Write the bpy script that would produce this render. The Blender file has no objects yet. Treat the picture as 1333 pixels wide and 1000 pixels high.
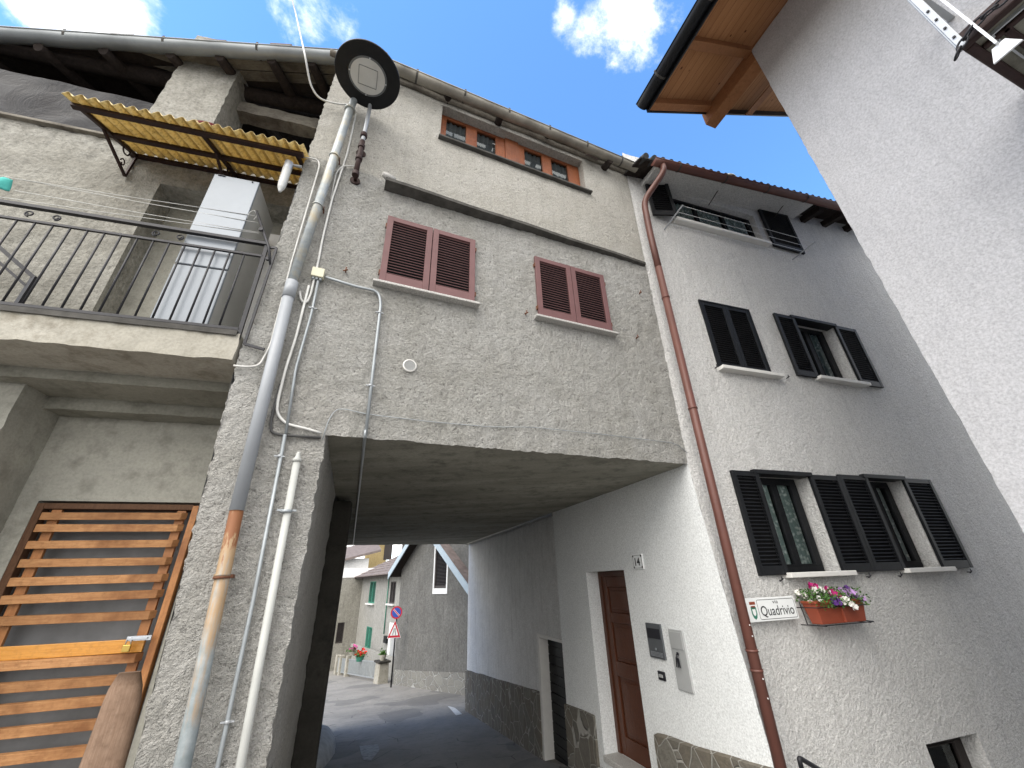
import bpy, math, random
from mathutils import Vector, Matrix, noise
random.seed(7)
R=math.radians
C=bpy.context.scene.collection
# ------------------------------------------------------------------ camera
FPX=517.7
RM=Matrix(((0.99940747,0.03441959,0.0),(0.01523472,-0.44235547,-0.8967104),(-0.0308644,0.89617907,-0.44261773)))
def ray(x,y): return RM@Vector((x-666.5,500-y,-FPX))
cam=bpy.data.cameras.new('camera'); co=bpy.data.objects.new('camera',cam); C.objects.link(co)
co.matrix_world=RM.to_4x4(); cam.sensor_width=36; cam.lens=FPX/1333*36; cam.clip_end=2000; cam.clip_start=.02
bpy.context.scene.camera=co
# ------------------------------------------------------------------ frames
class Fr:
    def __init__(s,O,az):
        a=R(az); s.O=Vector((O[0],O[1],0)); s.d=Vector((math.sin(a),math.cos(a),0)); n=Vector((math.cos(a),-math.sin(a),0))
        s.n=n if n.dot(-s.O)>0 else -n
    def P(s,u,o,z): 
        p=s.O+s.d*u+s.n*o; p.z=z; return p
    def Q(s,x,y,o=0):
        r=ray(x,y); return r*((s.O+s.n*o).dot(s.n)/r.dot(s.n))
    def H(s,x,y,o=0):
        q=s.Q(x,y,o); return (q-s.O).dot(s.d), q.z
    def rect(s,o,*pts):   # TL TR BR BL -> u0,u1,z0,z1
        h=[s.H(p[0],p[1],o) for p in pts]
        return (h[0][0]+h[3][0])/2,(h[1][0]+h[2][0])/2,(h[2][1]+h[3][1])/2,(h[0][1]+h[1][1])/2
C0=(1.93232,4.41155)
FM=Fr(C0,66.6)      # grey house facade
FW=Fr(C0,71.6)      # white house facade
FP=Fr(C0,-21.0)     # passage wall, u runs into the passage
FL=Fr((-2.1499,2.6450),73.8)   # left house balcony front
FR=Fr((3.24292,2.75543),-20.4) # right house wall
def hz(x,y,z): r=ray(x,y); return r*(z/r.z)
GS=-.08357
g1=FP.Q(601.5,926)
def gz(p):
    t=(Vector((p[0],p[1],0))-FP.O).dot(FP.d)
    z0=g1.z-GS*(g1-FP.O).dot(FP.d)
    return z0+GS*max(-30,min(t,30))
def road(x,y):
    r=ray(x,y); z0=g1.z-GS*(g1-FP.O).dot(FP.d); k=(z0-GS*FP.O.dot(FP.d))/(r.z-GS*r.dot(FP.d)); return r*k
# ------------------------------------------------------------------ objects
def tag(o,label=None,cat=None,group=None,kind=None):
    if label:o['label']=label
    if cat:o['category']=cat
    if group:o['group']=group
    if kind:o['kind']=kind
    return o
def thing(name,label,cat,loc,group=None):
    o=bpy.data.objects.new(name,None); o.empty_display_size=.1; C.objects.link(o); o.location=loc
    return tag(o,label,cat,group)
def wloc(o):
    v=Vector((0,0,0))
    while o: v+=o.location; o=o.parent
    return v
class MB:
    def __init__(s): s.v=[];s.f=[];s.m=[];s.s=[];s.uv={}
    def V(s,p): s.v.append(Vector(p)); return len(s.v)-1
    def F(s,ids,m=0,sm=False): s.f.append(tuple(ids)); s.m.append(m); s.s.append(sm)
    def poly(s,pts,m=0): s.F([s.V(p) for p in pts],m)
    def hexa(s,p,m=0):  # 8 pts: bottom 4 ccw, top 4
        i=[s.V(q) for q in p]
        for q in ((3,2,1,0),(4,5,6,7),(0,1,5,4),(1,2,6,5),(2,3,7,6),(3,0,4,7)): s.F([i[k] for k in q],m)
    def box(s,fr,u0,u1,o0,o1,z0,z1,m=0):
        s.hexa([fr.P(u0,o0,z0),fr.P(u1,o0,z0),fr.P(u1,o1,z0),fr.P(u0,o1,z0),fr.P(u0,o0,z1),fr.P(u1,o0,z1),fr.P(u1,o1,z1),fr.P(u0,o1,z1)],m)
    def bar(s,a,b,w,h,up=Vector((0,0,1)),m=0):
        a=Vector(a);b=Vector(b);t=(b-a).normalized(); x=t.cross(up)
        if x.length<1e-4: x=t.cross(Vector((1,0,0)))
        x.normalize(); y=x.cross(t).normalized(); x*=w/2; y*=h/2
        s.hexa([a-x-y,a+x-y,b+x-y,b-x-y,a-x+y,a+x+y,b+x+y,b-x+y],m)
    def tube(s,pts,r,n=10,m=0,cap=True,closed=False):
        pts=[Vector(p) for p in pts]; L=len(pts); rr=r if isinstance(r,(list,tuple)) else [r]*L
        prev=None; rings=[]
        for i,p in enumerate(pts):
            if closed: t=pts[(i+1)%L]-pts[i-1]
            else: t=(pts[min(i+1,L-1)]-pts[max(i-1,0)])
            t.normalize()
            if prev is None:
                x=t.cross(Vector((0,0,1)))
                if x.length<.05: x=t.cross(Vector((1,0,0)))
            else: x=prev-t*prev.dot(t)
            x.normalize(); prev=x; y=t.cross(x)
            rings.append([s.V(p+(x*math.cos(2*math.pi*k/n)+y*math.sin(2*math.pi*k/n))*rr[i]) for k in range(n)])
        for i in range(L if closed else L-1):
            a=rings[i];b=rings[(i+1)%L]
            for k in range(n): s.F((a[k],a[(k+1)%n],b[(k+1)%n],b[k]),m,True)
        if cap and not closed: s.F(rings[0][::-1],m); s.F(rings[-1],m)
    def disc(s,c,nrm,r,th,n=40,m=0,prof=None):  # lathe about nrm
        nrm=Vector(nrm).normalized(); x=nrm.cross(Vector((0,0,1)))
        if x.length<.05:x=nrm.cross(Vector((1,0,0)))
        x.normalize();y=nrm.cross(x); prof=prof or [(0,0),(r,0),(r,th),(0,th)]
        rings=[]
        for (rr,hh) in prof:
            if rr<1e-6: rings.append([s.V(Vector(c)+nrm*hh)])
            else: rings.append([s.V(Vector(c)+nrm*hh+(x*math.cos(2*math.pi*k/n)+y*math.sin(2*math.pi*k/n))*rr) for k in range(n)])
        for a,b in zip(rings,rings[1:]):
            for k in range(n):
                k2=(k+1)%n
                if len(a)==1 and len(b)==1: break
                if len(a)==1: s.F((a[0],b[k],b[k2]),m)
                elif len(b)==1: s.F((a[k],b[0],a[k2]),m)
                else: s.F((a[k],b[k],b[k2],a[k2]),m)
    def grid(s,fn,us,vs,m=0,skip=None,sm=True):
        ids=[[s.V(fn(u,v)) for v in vs] for u in us]
        for i in range(len(us)-1):
            for j in range(len(vs)-1):
                if skip and skip((us[i]+us[i+1])/2,(vs[j]+vs[j+1])/2): continue
                s.F((ids[i][j],ids[i+1][j],ids[i+1][j+1],ids[i][j+1]),m,sm)
    def build(s,name,mats,parent=None,bevel=0,kind=None,label=None,cat=None,group=None,fixn=False):
        if not isinstance(mats,(list,tuple)): mats=[mats]
        if parent is not None: off=wloc(parent)
        else:
            n=len(s.v); off=Vector((sum(p.x for p in s.v)/n,sum(p.y for p in s.v)/n,min(p.z for p in s.v)))
        me=bpy.data.meshes.new(name); me.from_pydata([p-off for p in s.v],[],s.f)
        for mt in mats: me.materials.append(mt)
        me.polygons.foreach_set('material_index',s.m); me.polygons.foreach_set('use_smooth',s.s)
        me.update()
        o=bpy.data.objects.new(name,me); C.objects.link(o)
        if parent is not None: o.parent=parent
        else: o.location=off
        if bevel:
            b=o.modifiers.new('bevel','BEVEL'); b.width=bevel; b.segments=2; b.limit_method='ANGLE'; b.angle_limit=R(50)
        tag(o,label,cat,group,kind); return o
def nz(p,sc=1): return noise.noise(Vector(p)*sc)
def ticks(a,b,step,extra=()):
    xs=sorted(set([a,b]+[e for e in extra if a<e<b])); out=[]
    for p,q in zip(xs,xs[1:]):
        k=max(1,int(round((q-p)/step)))
        out+= [p+(q-p)*i/k for i in range(k)]
    return out+[b]
def wall(mb,fr,u0,u1,z0,z1,holes=(),step=.05,amp=.006,dep=.18,o=0,warp=None,m=0,mrev=None):
    """rough wall sheet with openings and their reveals; holes (u0,u1,z0,z1[,depth])"""
    us=ticks(u0,u1,step,[h[0] for h in holes]+[h[1] for h in holes]); zs=ticks(z0,z1,step,[h[2] for h in holes]+[h[3] for h in holes])
    def onh(u,z): return any(h[0]-1e-4<=u<=h[1]+1e-4 and h[2]-1e-4<=z<=h[3]+1e-4 for h in holes)
    def fn(u,z):
        du=do=dz=0
        if warp: du,do,dz=warp(u,z)
        p=fr.P(u+du,o+do,z+dz)
        if amp and not onh(u,z):
            e=amp*(nz(p,9)+.7*nz(p,23)+.5*nz(p,3)); p+=fr.n*e
            if u in(u0,u1): p+=fr.d*amp*1.3*nz(p,14)
            if z in(z0,z1): p.z+=amp*1.6*nz(p,12)+amp*nz(p,30)
        return p
    mb.grid(fn,us,zs,m,lambda u,z: any(h[0]<u<h[1] and h[2]<z<h[3] for h in holes))
    mr=m if mrev is None else mrev
    for h in holes:
        a,b,c,d=h[:4]; D=h[4] if len(h)>4 else dep
        def W(u,z):
            return warp(u,z) if warp else (0,0,0)
        def PP(u,z,oo):
            w=W(u,z); return fr.P(u+w[0],o+w[1]+oo,z+w[2])
        for (p,q) in (((a,c),(b,c)),((b,c),(b,d)),((b,d),(a,d)),((a,d),(a,c))):
            mb.poly([PP(p[0],p[1],0),PP(q[0],q[1],0),PP(q[0],q[1],-D),PP(p[0],p[1],-D)],mr)
# ------------------------------------------------------------------ materials
class NT:
    def __init__(s,name):
        s.m=bpy.data.materials.new(name); s.m.use_nodes=True; s.t=s.m.node_tree; s.b=s.t.nodes['Principled BSDF']; s.out=s.t.nodes['Material Output']
        s.tc=s.n('ShaderNodeTexCoord'); s.geo=s.n('ShaderNodeNewGeometry'); s.pos=s.geo.outputs['Position']
    def n(s,t,**k):
        x=s.t.nodes.new(t)
        for a,b in k.items(): setattr(x,a,b)
        return x
    def L(s,a,b): s.t.links.new(a,b)
    def map(s,sc=(1,1,1),rot=(0,0,0),src=None):
        m=s.n('ShaderNodeMapping'); m.inputs['Scale'].default_value=sc; m.inputs['Rotation'].default_value=rot; s.L(src or s.pos,m.inputs['Vector']); return m.outputs[0]
    def noise(s,sc,det=4,ro=.6,vec=None,dist=0):
        x=s.n('ShaderNodeTexNoise'); x.inputs['Scale'].default_value=sc; x.inputs['Detail'].default_value=det; x.inputs['Roughness'].default_value=ro; x.inputs['Distortion'].default_value=dist
        s.L(vec or s.pos,x.inputs['Vector']); return x.outputs['Fac']
    def vor(s,sc,feat='F1',vec=None,out='Distance',rand=1):
        x=s.n('ShaderNodeTexVoronoi',feature=feat); x.inputs['Scale'].default_value=sc; x.inputs['Randomness'].default_value=rand; s.L(vec or s.pos,x.inputs['Vector']); return x.outputs[out]
    def ramp(s,src,stops):
        x=s.n('ShaderNodeValToRGB'); e=x.color_ramp.elements
        while len(e)<len(stops): e.new(.5)
        for el,(p,c) in zip(e,stops):
            el.position=p; el.color=(c if len(c)==4 else (*c,1)) if isinstance(c,(tuple,list)) else (c,c,c,1)
        s.L(src,x.inputs[0]); return x.outputs[0]
    def mix(s,f,a,b,mode='MIX'):
        x=s.n('ShaderNodeMix',data_type='RGBA',blend_type=mode)
        for i,v in ((0,f),(6,a),(7,b)):
            if hasattr(v,'links'): s.L(v,x.inputs[i])
            elif isinstance(v,(int,float)): x.inputs[i].default_value=v if i==0 else (v,v,v,1)
            else: x.inputs[i].default_value=(*v,1)
        return x.outputs[2]
    def math(s,op,a,b=0):
        x=s.n('ShaderNodeMath',operation=op)
        for i,v in enumerate((a,b)):
            if hasattr(v,'links'): s.L(v,x.inputs[i])
            else: x.inputs[i].default_value=v
        return x.outputs[0]
    def bump(s,h,st=.5,dist=.01,nrm=None):
        x=s.n('ShaderNodeBump'); x.inputs['Strength'].default_value=st; x.inputs['Distance'].default_value=dist; s.L(h,x.inputs['Height'])
        if nrm is not None: s.L(nrm,x.inputs['Normal'])
        s.L(x.outputs[0],s.b.inputs['Normal']); return x.outputs[0]
    def set(s,col=None,rough=.8,metal=0,spec=.3):
        if col is not None:
            if hasattr(col,'links'): s.L(col,s.b.inputs['Base Color'])
            else: s.b.inputs['Base Color'].default_value=(*col,1)
        s.b.inputs['Roughness'].default_value=rough; s.b.inputs['Metallic'].default_value=metal; s.b.inputs['Specular IOR Level'].default_value=spec
        return s.m
def zramp(t,a,b):   # 0 at height a, 1 at height b
    sep=t.n('ShaderNodeSeparateXYZ'); t.L(t.pos,sep.inputs[0])
    m=t.n('ShaderNodeMapRange'); m.inputs[1].default_value=a; m.inputs[2].default_value=b; t.L(sep.outputs[2],m.inputs[0]); return m.outputs[0]
def stucco(name,c1,c2,c3,grain=55,bump=.9,dist=.02,stain=.6,streak=0):
    t=NT(name)
    big=t.noise(1.3,5,.65,dist=.4); med=t.noise(6,5,.7); fine=t.noise(grain,4,.75)
    col=t.mix(t.ramp(big,[(.32,0),(.68,1)]),c1,c2)
    col=t.mix(t.math('MULTIPLY',t.ramp(med,[(.45,0),(.75,1)]),stain),col,c3)
    col=t.mix(t.ramp(fine,[(.3,.65),(.62,0)]),col,tuple(x*.45 for x in c1))
    if streak:
        st=t.noise(3,5,.7,vec=t.map((3,3,.35)))
        col=t.mix(t.math('MULTIPLY',t.ramp(st,[(.5,0),(.72,1)]),streak),col,tuple(x*.35 for x in c1))
    h=t.math('ADD',fine,t.math('MULTIPLY',t.noise(grain*2.1,2,.6),.35))
    h=t.math('ADD',h,t.math('MULTIPLY',t.noise(grain*.4,3,.6),1.0))
    col=t.mix(t.ramp(h,[(.93,.8 if bump>.75 else (.22 if bump>.5 else 0)),(1.06,0)]),col,tuple(x*.42 for x in c1))  # dirt and shade of the low pits, both put into the colour
    t.bump(h,bump,dist); return t.set(col,.92,0,.15)
M={}
M['rough']=stucco('rough_grey_plaster',(.55,.54,.50),(.69,.685,.66),(.34,.325,.285),52,1.0,.07,.45,.25)
M['pier']=stucco('coarse_grey_plaster',(.64,.625,.585),(.76,.75,.72),(.44,.42,.37),48,1.0,.08,.4,.15)
M['fine']=stucco('fine_grey_plaster',(.52,.50,.45),(.62,.605,.56),(.40,.375,.315),62,.95,.035,.4,.22)
M['white']=stucco('white_rough_render',(.80,.795,.775),(.84,.835,.82),(.74,.73,.70),46,.74,.05,.3,.18)
M['whitesm']=stucco('white_smooth_render',(.76,.78,.78),(.82,.84,.84),(.70,.72,.72),60,.25,.01,.2,0)
M['whitefar']=stucco('dull_white_render',(.70,.70,.69),(.80,.80,.79),(.55,.54,.52),45,.5,.015,.5,.3)
M['rightw']=stucco('pale_grey_render',(.50,.50,.515),(.53,.53,.545),(.47,.47,.485),60,.16,.006,.5,.14)
M['oldwall']=stucco('old_brushed_plaster',(.30,.29,.255),(.41,.40,.365),(.18,.17,.145),26,.7,.03,.6,.4)
M['gable']=stucco('grey_gable_plaster',(.13,.128,.12),(.19,.186,.175),(.095,.09,.08),14,.6,.03,.6,.3)
M['pale']=stucco('pale_house_plaster',(.31,.305,.28),(.39,.38,.35),(.22,.21,.19),16,.4,.03,.6,.5)
M['pale2']=stucco('buff_house_plaster',(.26,.25,.215),(.32,.31,.275),(.19,.18,.155),14,.4,.03,.6,.5)
M['yellowwall']=stucco('yellow_plaster',(.40,.31,.15),(.45,.35,.18),(.30,.22,.11),16,.3,.02,.5,.3)
def concrete(name,c1,c2,c3):
    t=NT(name)
    st=t.noise(1.6,6,.65,vec=t.map((.35,1.6,1.6),(0,0,R(23.4)))); b=t.noise(5,5,.7); f=t.noise(45,3,.6)
    col=t.mix(t.ramp(st,[(.3,0),(.7,1)]),c1,c2); col=t.mix(t.ramp(b,[(.5,0),(.72,.8)]),col,c3)
    col=t.mix(t.ramp(f,[(.3,.3),(.6,0)]),col,tuple(x*.6 for x in c1))
    t.bump(t.math('ADD',t.math('MULTIPLY',f,.3),b),.5,.02); return t.set(col,.9,0,.15)
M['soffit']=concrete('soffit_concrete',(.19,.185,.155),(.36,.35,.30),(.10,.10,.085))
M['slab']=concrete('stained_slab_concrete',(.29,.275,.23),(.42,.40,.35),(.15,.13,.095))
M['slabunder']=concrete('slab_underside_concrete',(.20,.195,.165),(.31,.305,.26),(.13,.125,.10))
M['recess']=concrete('recess_wall_plaster',(.29,.285,.25),(.40,.39,.34),(.19,.185,.16))
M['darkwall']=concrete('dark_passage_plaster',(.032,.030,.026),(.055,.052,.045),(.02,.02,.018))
def plain(name,c,rough=.6,metal=0,spec=.4,var=.15,sc=12,bump=.0):
    t=NT(name); n=t.noise(sc,5,.6); col=t.mix(t.ramp(n,[(.3,0),(.7,1)]),tuple(x*(1-var) for x in c),tuple(min(1,x*(1+var)) for x in c))
    oi=t.n('ShaderNodeObjectInfo'); col=t.mix(t.math('MULTIPLY',oi.outputs['Random'],.35),col,tuple(x*.72 for x in c)); col=t.mix(t.ramp(t.noise(3.5,6,.75),[(.55,0),(.75,.3)]),col,tuple(min(1,x*.6+.03) for x in c))
    if bump: t.bump(t.noise(sc*6,3,.6),bump,.004)
    return t.set(col,rough,metal,spec)
M['purple']=plain('faded_maroon_paint',(.150,.074,.074),.6,0,.35,.12,7,.15)
M['black']=plain('black_shutter_paint',(.011,.012,.014),.5,0,.2,.2)
M['iron']=plain('dark_painted_iron',(.022,.022,.026),.5,.3,.4,.25,20,.2)
M['ironbrown']=plain('brown_black_iron',(.035,.018,.016),.6,.2,.3,.3,18,.2)
M['brownpipe']=plain('brown_painted_pipe',(.125,.048,.036),.5,0,.45,.14,5)
M['greypvc']=plain('grey_plastic_pipe',(.30,.32,.345),.45,0,.4,.06,4)
M['whitepvc']=plain('white_plastic_pipe',(.44,.45,.43),.45,0,.3,.1,5)
M['conduit']=plain('grey_conduit',(.33,.36,.38),.4,.3,.5,.12,9)
M['cable']=plain('pale_cable',(.58,.58,.56),.6,0,.3,.15,9)
M['cabledark']=plain('dark_cable',(.07,.07,.07),.6,0,.3,.2,9)
M['zincg']=plain('weathered_gutter_metal',(.25,.235,.20),.6,.25,.4,.35,4,.1)
M['zincl']=plain('grey_gutter_metal',(.27,.29,.30),.5,.35,.5,.18,3)
M['steelblue']=plain('pale_blue_grey_steel',(.22,.245,.275),.38,.1,.5,.05,3)
M['cabside']=plain('cream_grey_steel',(.42,.42,.40),.5,.0,.4,.06,3)
M['sillw']=plain('white_sill_stone',(.72,.71,.68),.6,0,.3,.06,14,.1)
M['granite']=plain('speckled_granite',(.42,.41,.39),.6,0,.3,.45,90,.1)
M['ledge']=plain('dark_weathered_ledge',(.075,.072,.066),.85,0,.2,.4,8,.4)
M['whitepaint']=plain('white_paint',(.72,.72,.71),.5,0,.4,.04,6)
M['whitemetal']=plain('white_lacquered_metal',(.75,.77,.79),.35,0,.5,.04,6)
M['signwhite']=plain('enamel_white',(.78,.80,.80),.3,0,.5,.03,8)
M['signblack']=plain('enamel_black',(.02,.02,.025),.35)
M['signred']=plain('sign_red',(.52,.025,.045),.4,0,.4,.08,5)
M['signblue']=plain('sign_blue',(.03,.09,.42),.4,0,.4,.08,5)
M['green']=plain('green_shutter_paint',(.045,.20,.14),.55,0,.3,.2,9)
M['terracotta']=plain('terracotta_plastic',(.27,.060,.030),.55,0,.35,.1,7)
M['dark']=plain('dark_interior',(.012,.012,.013),.9,0,.1)
M['brownshut']=plain('dark_brown_shutter',(.035,.028,.026),.6)
M['cream']=plain('cream_plastic',(.62,.60,.45),.45,0,.4,.04,6)
M['boxgrey']=plain('pewter_panel',(.13,.14,.15),.35,.4,.5,.08,6)
M['panelgrey']=plain('light_grey_panel',(.40,.41,.41),.4,.1,.5,.05,6)
M['glasslamp']=plain('frosted_lamp_glass',(.55,.56,.55),.3,0,.5,.04,10)
M['teal']=plain('teal_cloth',(.08,.42,.38),.8,0,.2,.1,20,.2)
M['gatepanel']=plain('grey_gate_backing',(.20,.205,.21),.8,0,.2,.3,3,.2)
M['red']=plain('dark_red_plastic',(.16,.02,.03),.45,0,.4,.1,6)
M['bluewhite']=plain('pale_blue_bargeboard',(.36,.44,.50),.5,0,.3,.08,6)
M['brass']=plain('brass_lock',(.55,.38,.10),.35,.8,.5,.1,9)
M['zinc']=plain('bright_zinc',(.55,.58,.62),.35,.7,.5,.12,9)
M['asphaltpatch']=plain('worn_pale_patch',(.30,.31,.31),.85,0,.2,.5,14,.4)
M['roadpaint']=plain('worn_road_paint',(.55,.55,.53),.8,0,.2,.35,20,.3)
M['kerb']=plain('whitewashed_kerb_stone',(.50,.52,.52),.85,0,.2,.3,7,.5)
M['petw']=plain('white_petals',(.80,.78,.74),.6,0,.2,.04,30)
M['petm']=plain('magenta_petals',(.42,.02,.16),.6,0,.2,.2,30)
M['petl']=plain('lilac_petals',(.42,.26,.50),.6,0,.2,.25,30)
M['petv']=plain('violet_petals',(.07,.02,.14),.6,0,.2,.3,30)
M['petr']=plain('red_petals',(.60,.02,.02),.6,0,.2,.2,30)
M['petp']=plain('pink_petals',(.62,.15,.36),.6,0,.2,.2,30)
M['leaf']=plain('petunia_leaves',(.055,.13,.025),.6,0,.3,.4,60)
M['rust']=plain('rusty_iron',(.16,.07,.04),.8,.2,.3,.4,30,.4)
M['tile']=plain('roof_stone_tiles',(.16,.13,.12),.85,0,.2,.35,5,.4)
M['tilepink']=plain('pinkish_roof_tiles',(.17,.14,.13),.85,0,.2,.3,3,.5)
M['darktile']=plain('dark_grey_roof_tiles',(.045,.047,.05),.7,0,.3,.3,9,.3)
M['galv']=plain('galvanised_bracket',(.40,.42,.44),.4,.3,.5,.06,9)
def glass():
    t=NT('window_glass'); t.t.nodes.remove(t.b)
    g=t.n('ShaderNodeBsdfGlossy'); g.inputs['Roughness'].default_value=.02; g.inputs['Color'].default_value=(.85,.9,.9,1)
    tr=t.n('ShaderNodeBsdfTransparent'); tr.inputs['Color'].default_value=(.88,.92,.91,1)
    fr=t.n('ShaderNodeFresnel'); fr.inputs['IOR'].default_value=1.5
    mx=t.n('ShaderNodeMixShader'); t.L(fr.outputs[0],mx.inputs[0]); t.L(tr.outputs[0],mx.inputs[1]); t.L(g.outputs[0],mx.inputs[2]); t.L(mx.outputs[0],t.out.inputs[0]); return t.m
M['glass']=glass()
M['dull']=plain('grey_pane_reflection',(.10,.105,.115),.8,0,.2,.1,4)  # matte grey standing in for the reflection in the attic panes
def lace():
    t=NT('lace_curtain'); f=t.noise(30,3,.6); v=t.vor(20,'F1'); h=t.math('ADD',f,v)
    col=t.mix(t.ramp(h,[(.6,0),(1.0,1)]),(.90,.93,.91),(.30,.38,.36))
    t.L(t.ramp(t.math('ADD',t.vor(26,'F1'),t.math('MULTIPLY',f,.5)),[(.42,1),(.62,.9)]),t.b.inputs['Alpha'])
    return t.set(col,.9,0,.1)
M['lace']=lace()
def wood(name,c1,c2,axis=(1,1,12),rough=.5,spec=.35,dark=None,knots=0,rot=(0,0,0)):
    t=NT(name); v=t.map(axis,rot)
    g=t.noise(6,6,.65,vec=v,dist=.6); col=t.mix(t.ramp(g,[(.3,0),(.7,1)]),c1,c2)
    if dark: col=t.mix(t.ramp(t.noise(2.2,5,.65),[(.48,0),(.66,.85)]),col,dark)
    if knots: col=t.mix(t.ramp(t.vor(knots,'F1'),[(.05,1),(.11,0)]),col,tuple(x*.25 for x in c1))
    oi=t.n('ShaderNodeObjectInfo'); col=t.mix(t.math('MULTIPLY',oi.outputs['Random'],.45),col,tuple(x*.55 for x in c1)); col=t.mix(t.ramp(t.noise(30,4,.7),[(.5,0),(.72,.5)]),col,tuple(x*.5 for x in c1))
    t.bump(g,.4,.006); return t.set(col,rough,0,spec)
M['woodwin']=wood('red_varnished_wood',(.20,.055,.018),(.33,.105,.036),(14,14,1),.4,.45,(.14,.035,.015))
M['wooddoor']=wood('brown_door_wood',(.070,.022,.010),(.12,.038,.016),(14,14,1.2),.38,.45)
M['woodgate']=wood('orange_slat_wood',(.34,.16,.065),(.54,.29,.13),(1.2,1.2,14),.65,.2,(.15,.055,.02))
M['woodgatev']=wood('orange_post_wood',(.36,.15,.05),(.50,.23,.085),(14,14,1),.5,.35,(.22,.08,.025))
M['woodyellow']=wood('yellow_varnished_board',(.55,.23,.03),(.72,.34,.06),(1,1,16),.35,.5,None,3)
M['woodbrownold']=wood('old_brown_wood',(.09,.045,.025),(.17,.09,.05),(12,12,1),.7,.2)
M['log']=wood('weathered_split_log',(.22,.14,.095),(.38,.27,.20),(22,22,1.2),.85,.15,(.13,.085,.06))
M['darkwood']=wood('dark_old_timber',(.022,.017,.016),(.055,.044,.038),(3,3,3),.85,.15)
M['greywood']=wood('grey_old_boards',(.16,.145,.12),(.30,.28,.24),(1.5,1.5,16),.85,.15,(.06,.05,.045))
SOFD=Vector((math.sin(R(-20.4)),math.cos(R(-20.4)),0))
def soffitwood():
    t=NT('pine_soffit_boards')
    # boards run along the eave; split across by perpendicular coordinate
    mp=t.n('ShaderNodeMapping'); mp.inputs['Rotation'].default_value=(0,0,R(-20.4)); t.L(t.pos,mp.inputs['Vector'])
    sep=t.n('ShaderNodeSeparateXYZ'); t.L(mp.outputs[0],sep.inputs[0])
    k=t.math('MULTIPLY',sep.outputs[0],1/.12); fr=t.math('FRACT',k); cell=t.math('FLOOR',k)
    w=t.n('ShaderNodeTexWhiteNoise',noise_dimensions='1D'); t.L(cell,w.inputs['W'])
    mp2=t.n('ShaderNodeMapping'); mp2.inputs['Scale'].default_value=(14,1,14); t.L(mp.outputs[0],mp2.inputs['Vector'])
    g=t.noise(4,6,.6,vec=mp2.outputs[0],dist=.4)
    col=t.mix(t.ramp(g,[(.3,0),(.7,1)]),(.36,.17,.075),(.47,.24,.11))
    col=t.mix(t.math('MULTIPLY',w.outputs[0],.35),col,(.20,.08,.035))
    kn=t.vor(5,'F1',vec=t.map((1,1,1))); col=t.mix(t.ramp(kn,[(.06,1),(.10,0)]),col,(.08,.025,.012))
    gap=t.ramp(fr,[(.0,1),(.07,0)]); col=t.mix(gap,col,(.05,.018,.01)); 
    t.bump(t.math('SUBTRACT',1,gap),.6,.01); return t.set(col,.75,0,.08)
M['pine']=soffitwood()
M['pinebeam']=wood('pine_beam',(.28,.125,.055),(.37,.17,.08),(3,3,10),.75,.1,None,4)
def stone(name,c1,c2,c3,mort,sc,vec=None,ms=.035,horiz=False):
    t=NT(name)
    wv=t.n('ShaderNodeVectorMath',operation='ADD'); nn=t.n('ShaderNodeTexNoise'); nn.inputs['Scale'].default_value=3; t.L(t.pos,nn.inputs['Vector'])
    sm=t.n('ShaderNodeVectorMath',operation='SCALE'); sm.inputs['Scale'].default_value=.12; t.L(nn.outputs['Color'],sm.inputs[0])
    t.L(t.pos,wv.inputs[0]); t.L(sm.outputs[0],wv.inputs[1])
    m=t.map(sc,src=wv.outputs[0])
    e=t.vor(1,'DISTANCE_TO_EDGE',vec=m); cc=t.vor(1,'F1',vec=m,out='Color')
    sep=t.n('ShaderNodeSeparateColor'); t.L(cc,sep.inputs[0])
    col=t.mix(sep.outputs[0],c1,c2); col=t.mix(t.math('MULTIPLY',sep.outputs[1],.6),col,c3)
    col=t.mix(t.ramp(t.noise(18,5,.7),[(.4,0),(.7,.5)]),col,tuple(x*.5 for x in c1))
    mk=t.ramp(e,[(ms*.6,1),(ms,0)]); col=t.mix(mk,col,mort)
    t.bump(t.math('ADD',t.math('MULTIPLY',mk,-.7),t.math('MULTIPLY',t.noise(25,4,.7),.35)),1.0,.05); return t.set(col,.85,0,.2)
M['stone']=stone('stone_slab_plinth',(.13,.125,.11),(.19,.18,.155),(.15,.12,.085),(.33,.32,.29),(4.6,4.6,3.8),ms=.035)
M['stonefar']=stone('white_jointed_plinth',(.20,.195,.18),(.24,.235,.21),(.18,.17,.15),(.34,.34,.32),(2.0,2.0,4.2),ms=.035)
def asphalt():
    t=NT('old_asphalt'); b=t.noise(.7,5,.65,dist=.5); f=t.noise(160,3,.7); m_=t.noise(7,5,.7)
    col=t.mix(t.ramp(b,[(.35,0),(.65,1)]),(.17,.160,.145),(.26,.245,.22)); col=t.mix(t.ramp(m_,[(.5,0),(.75,.6)]),col,(.08,.08,.08))
    col=t.mix(t.ramp(f,[(.35,0),(.7,.45)]),col,(.26,.26,.26)); cr=t.vor(1.1,'DISTANCE_TO_EDGE',vec=t.map((1,1,.2))); ck=t.math('MULTIPLY',t.ramp(cr,[(.004,1),(.012,0)]),t.ramp(t.noise(1.5,3,.6),[(.5,0),(.6,.8)])); col=t.mix(ck,col,(.03,.03,.03)); pt_=t.ramp(t.noise(.45,2,.4),[(.56,0),(.565,.45)]); col=t.mix(pt_,col,(.085,.085,.085)); t.bump(t.math('ADD',f,m_),.6,.012); return t.set(col,.85,0,.3)
M['asphalt']=asphalt()
M['earth']=plain('ground_surface',(.13,.125,.11),.95,0,.1,.3,1)
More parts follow.
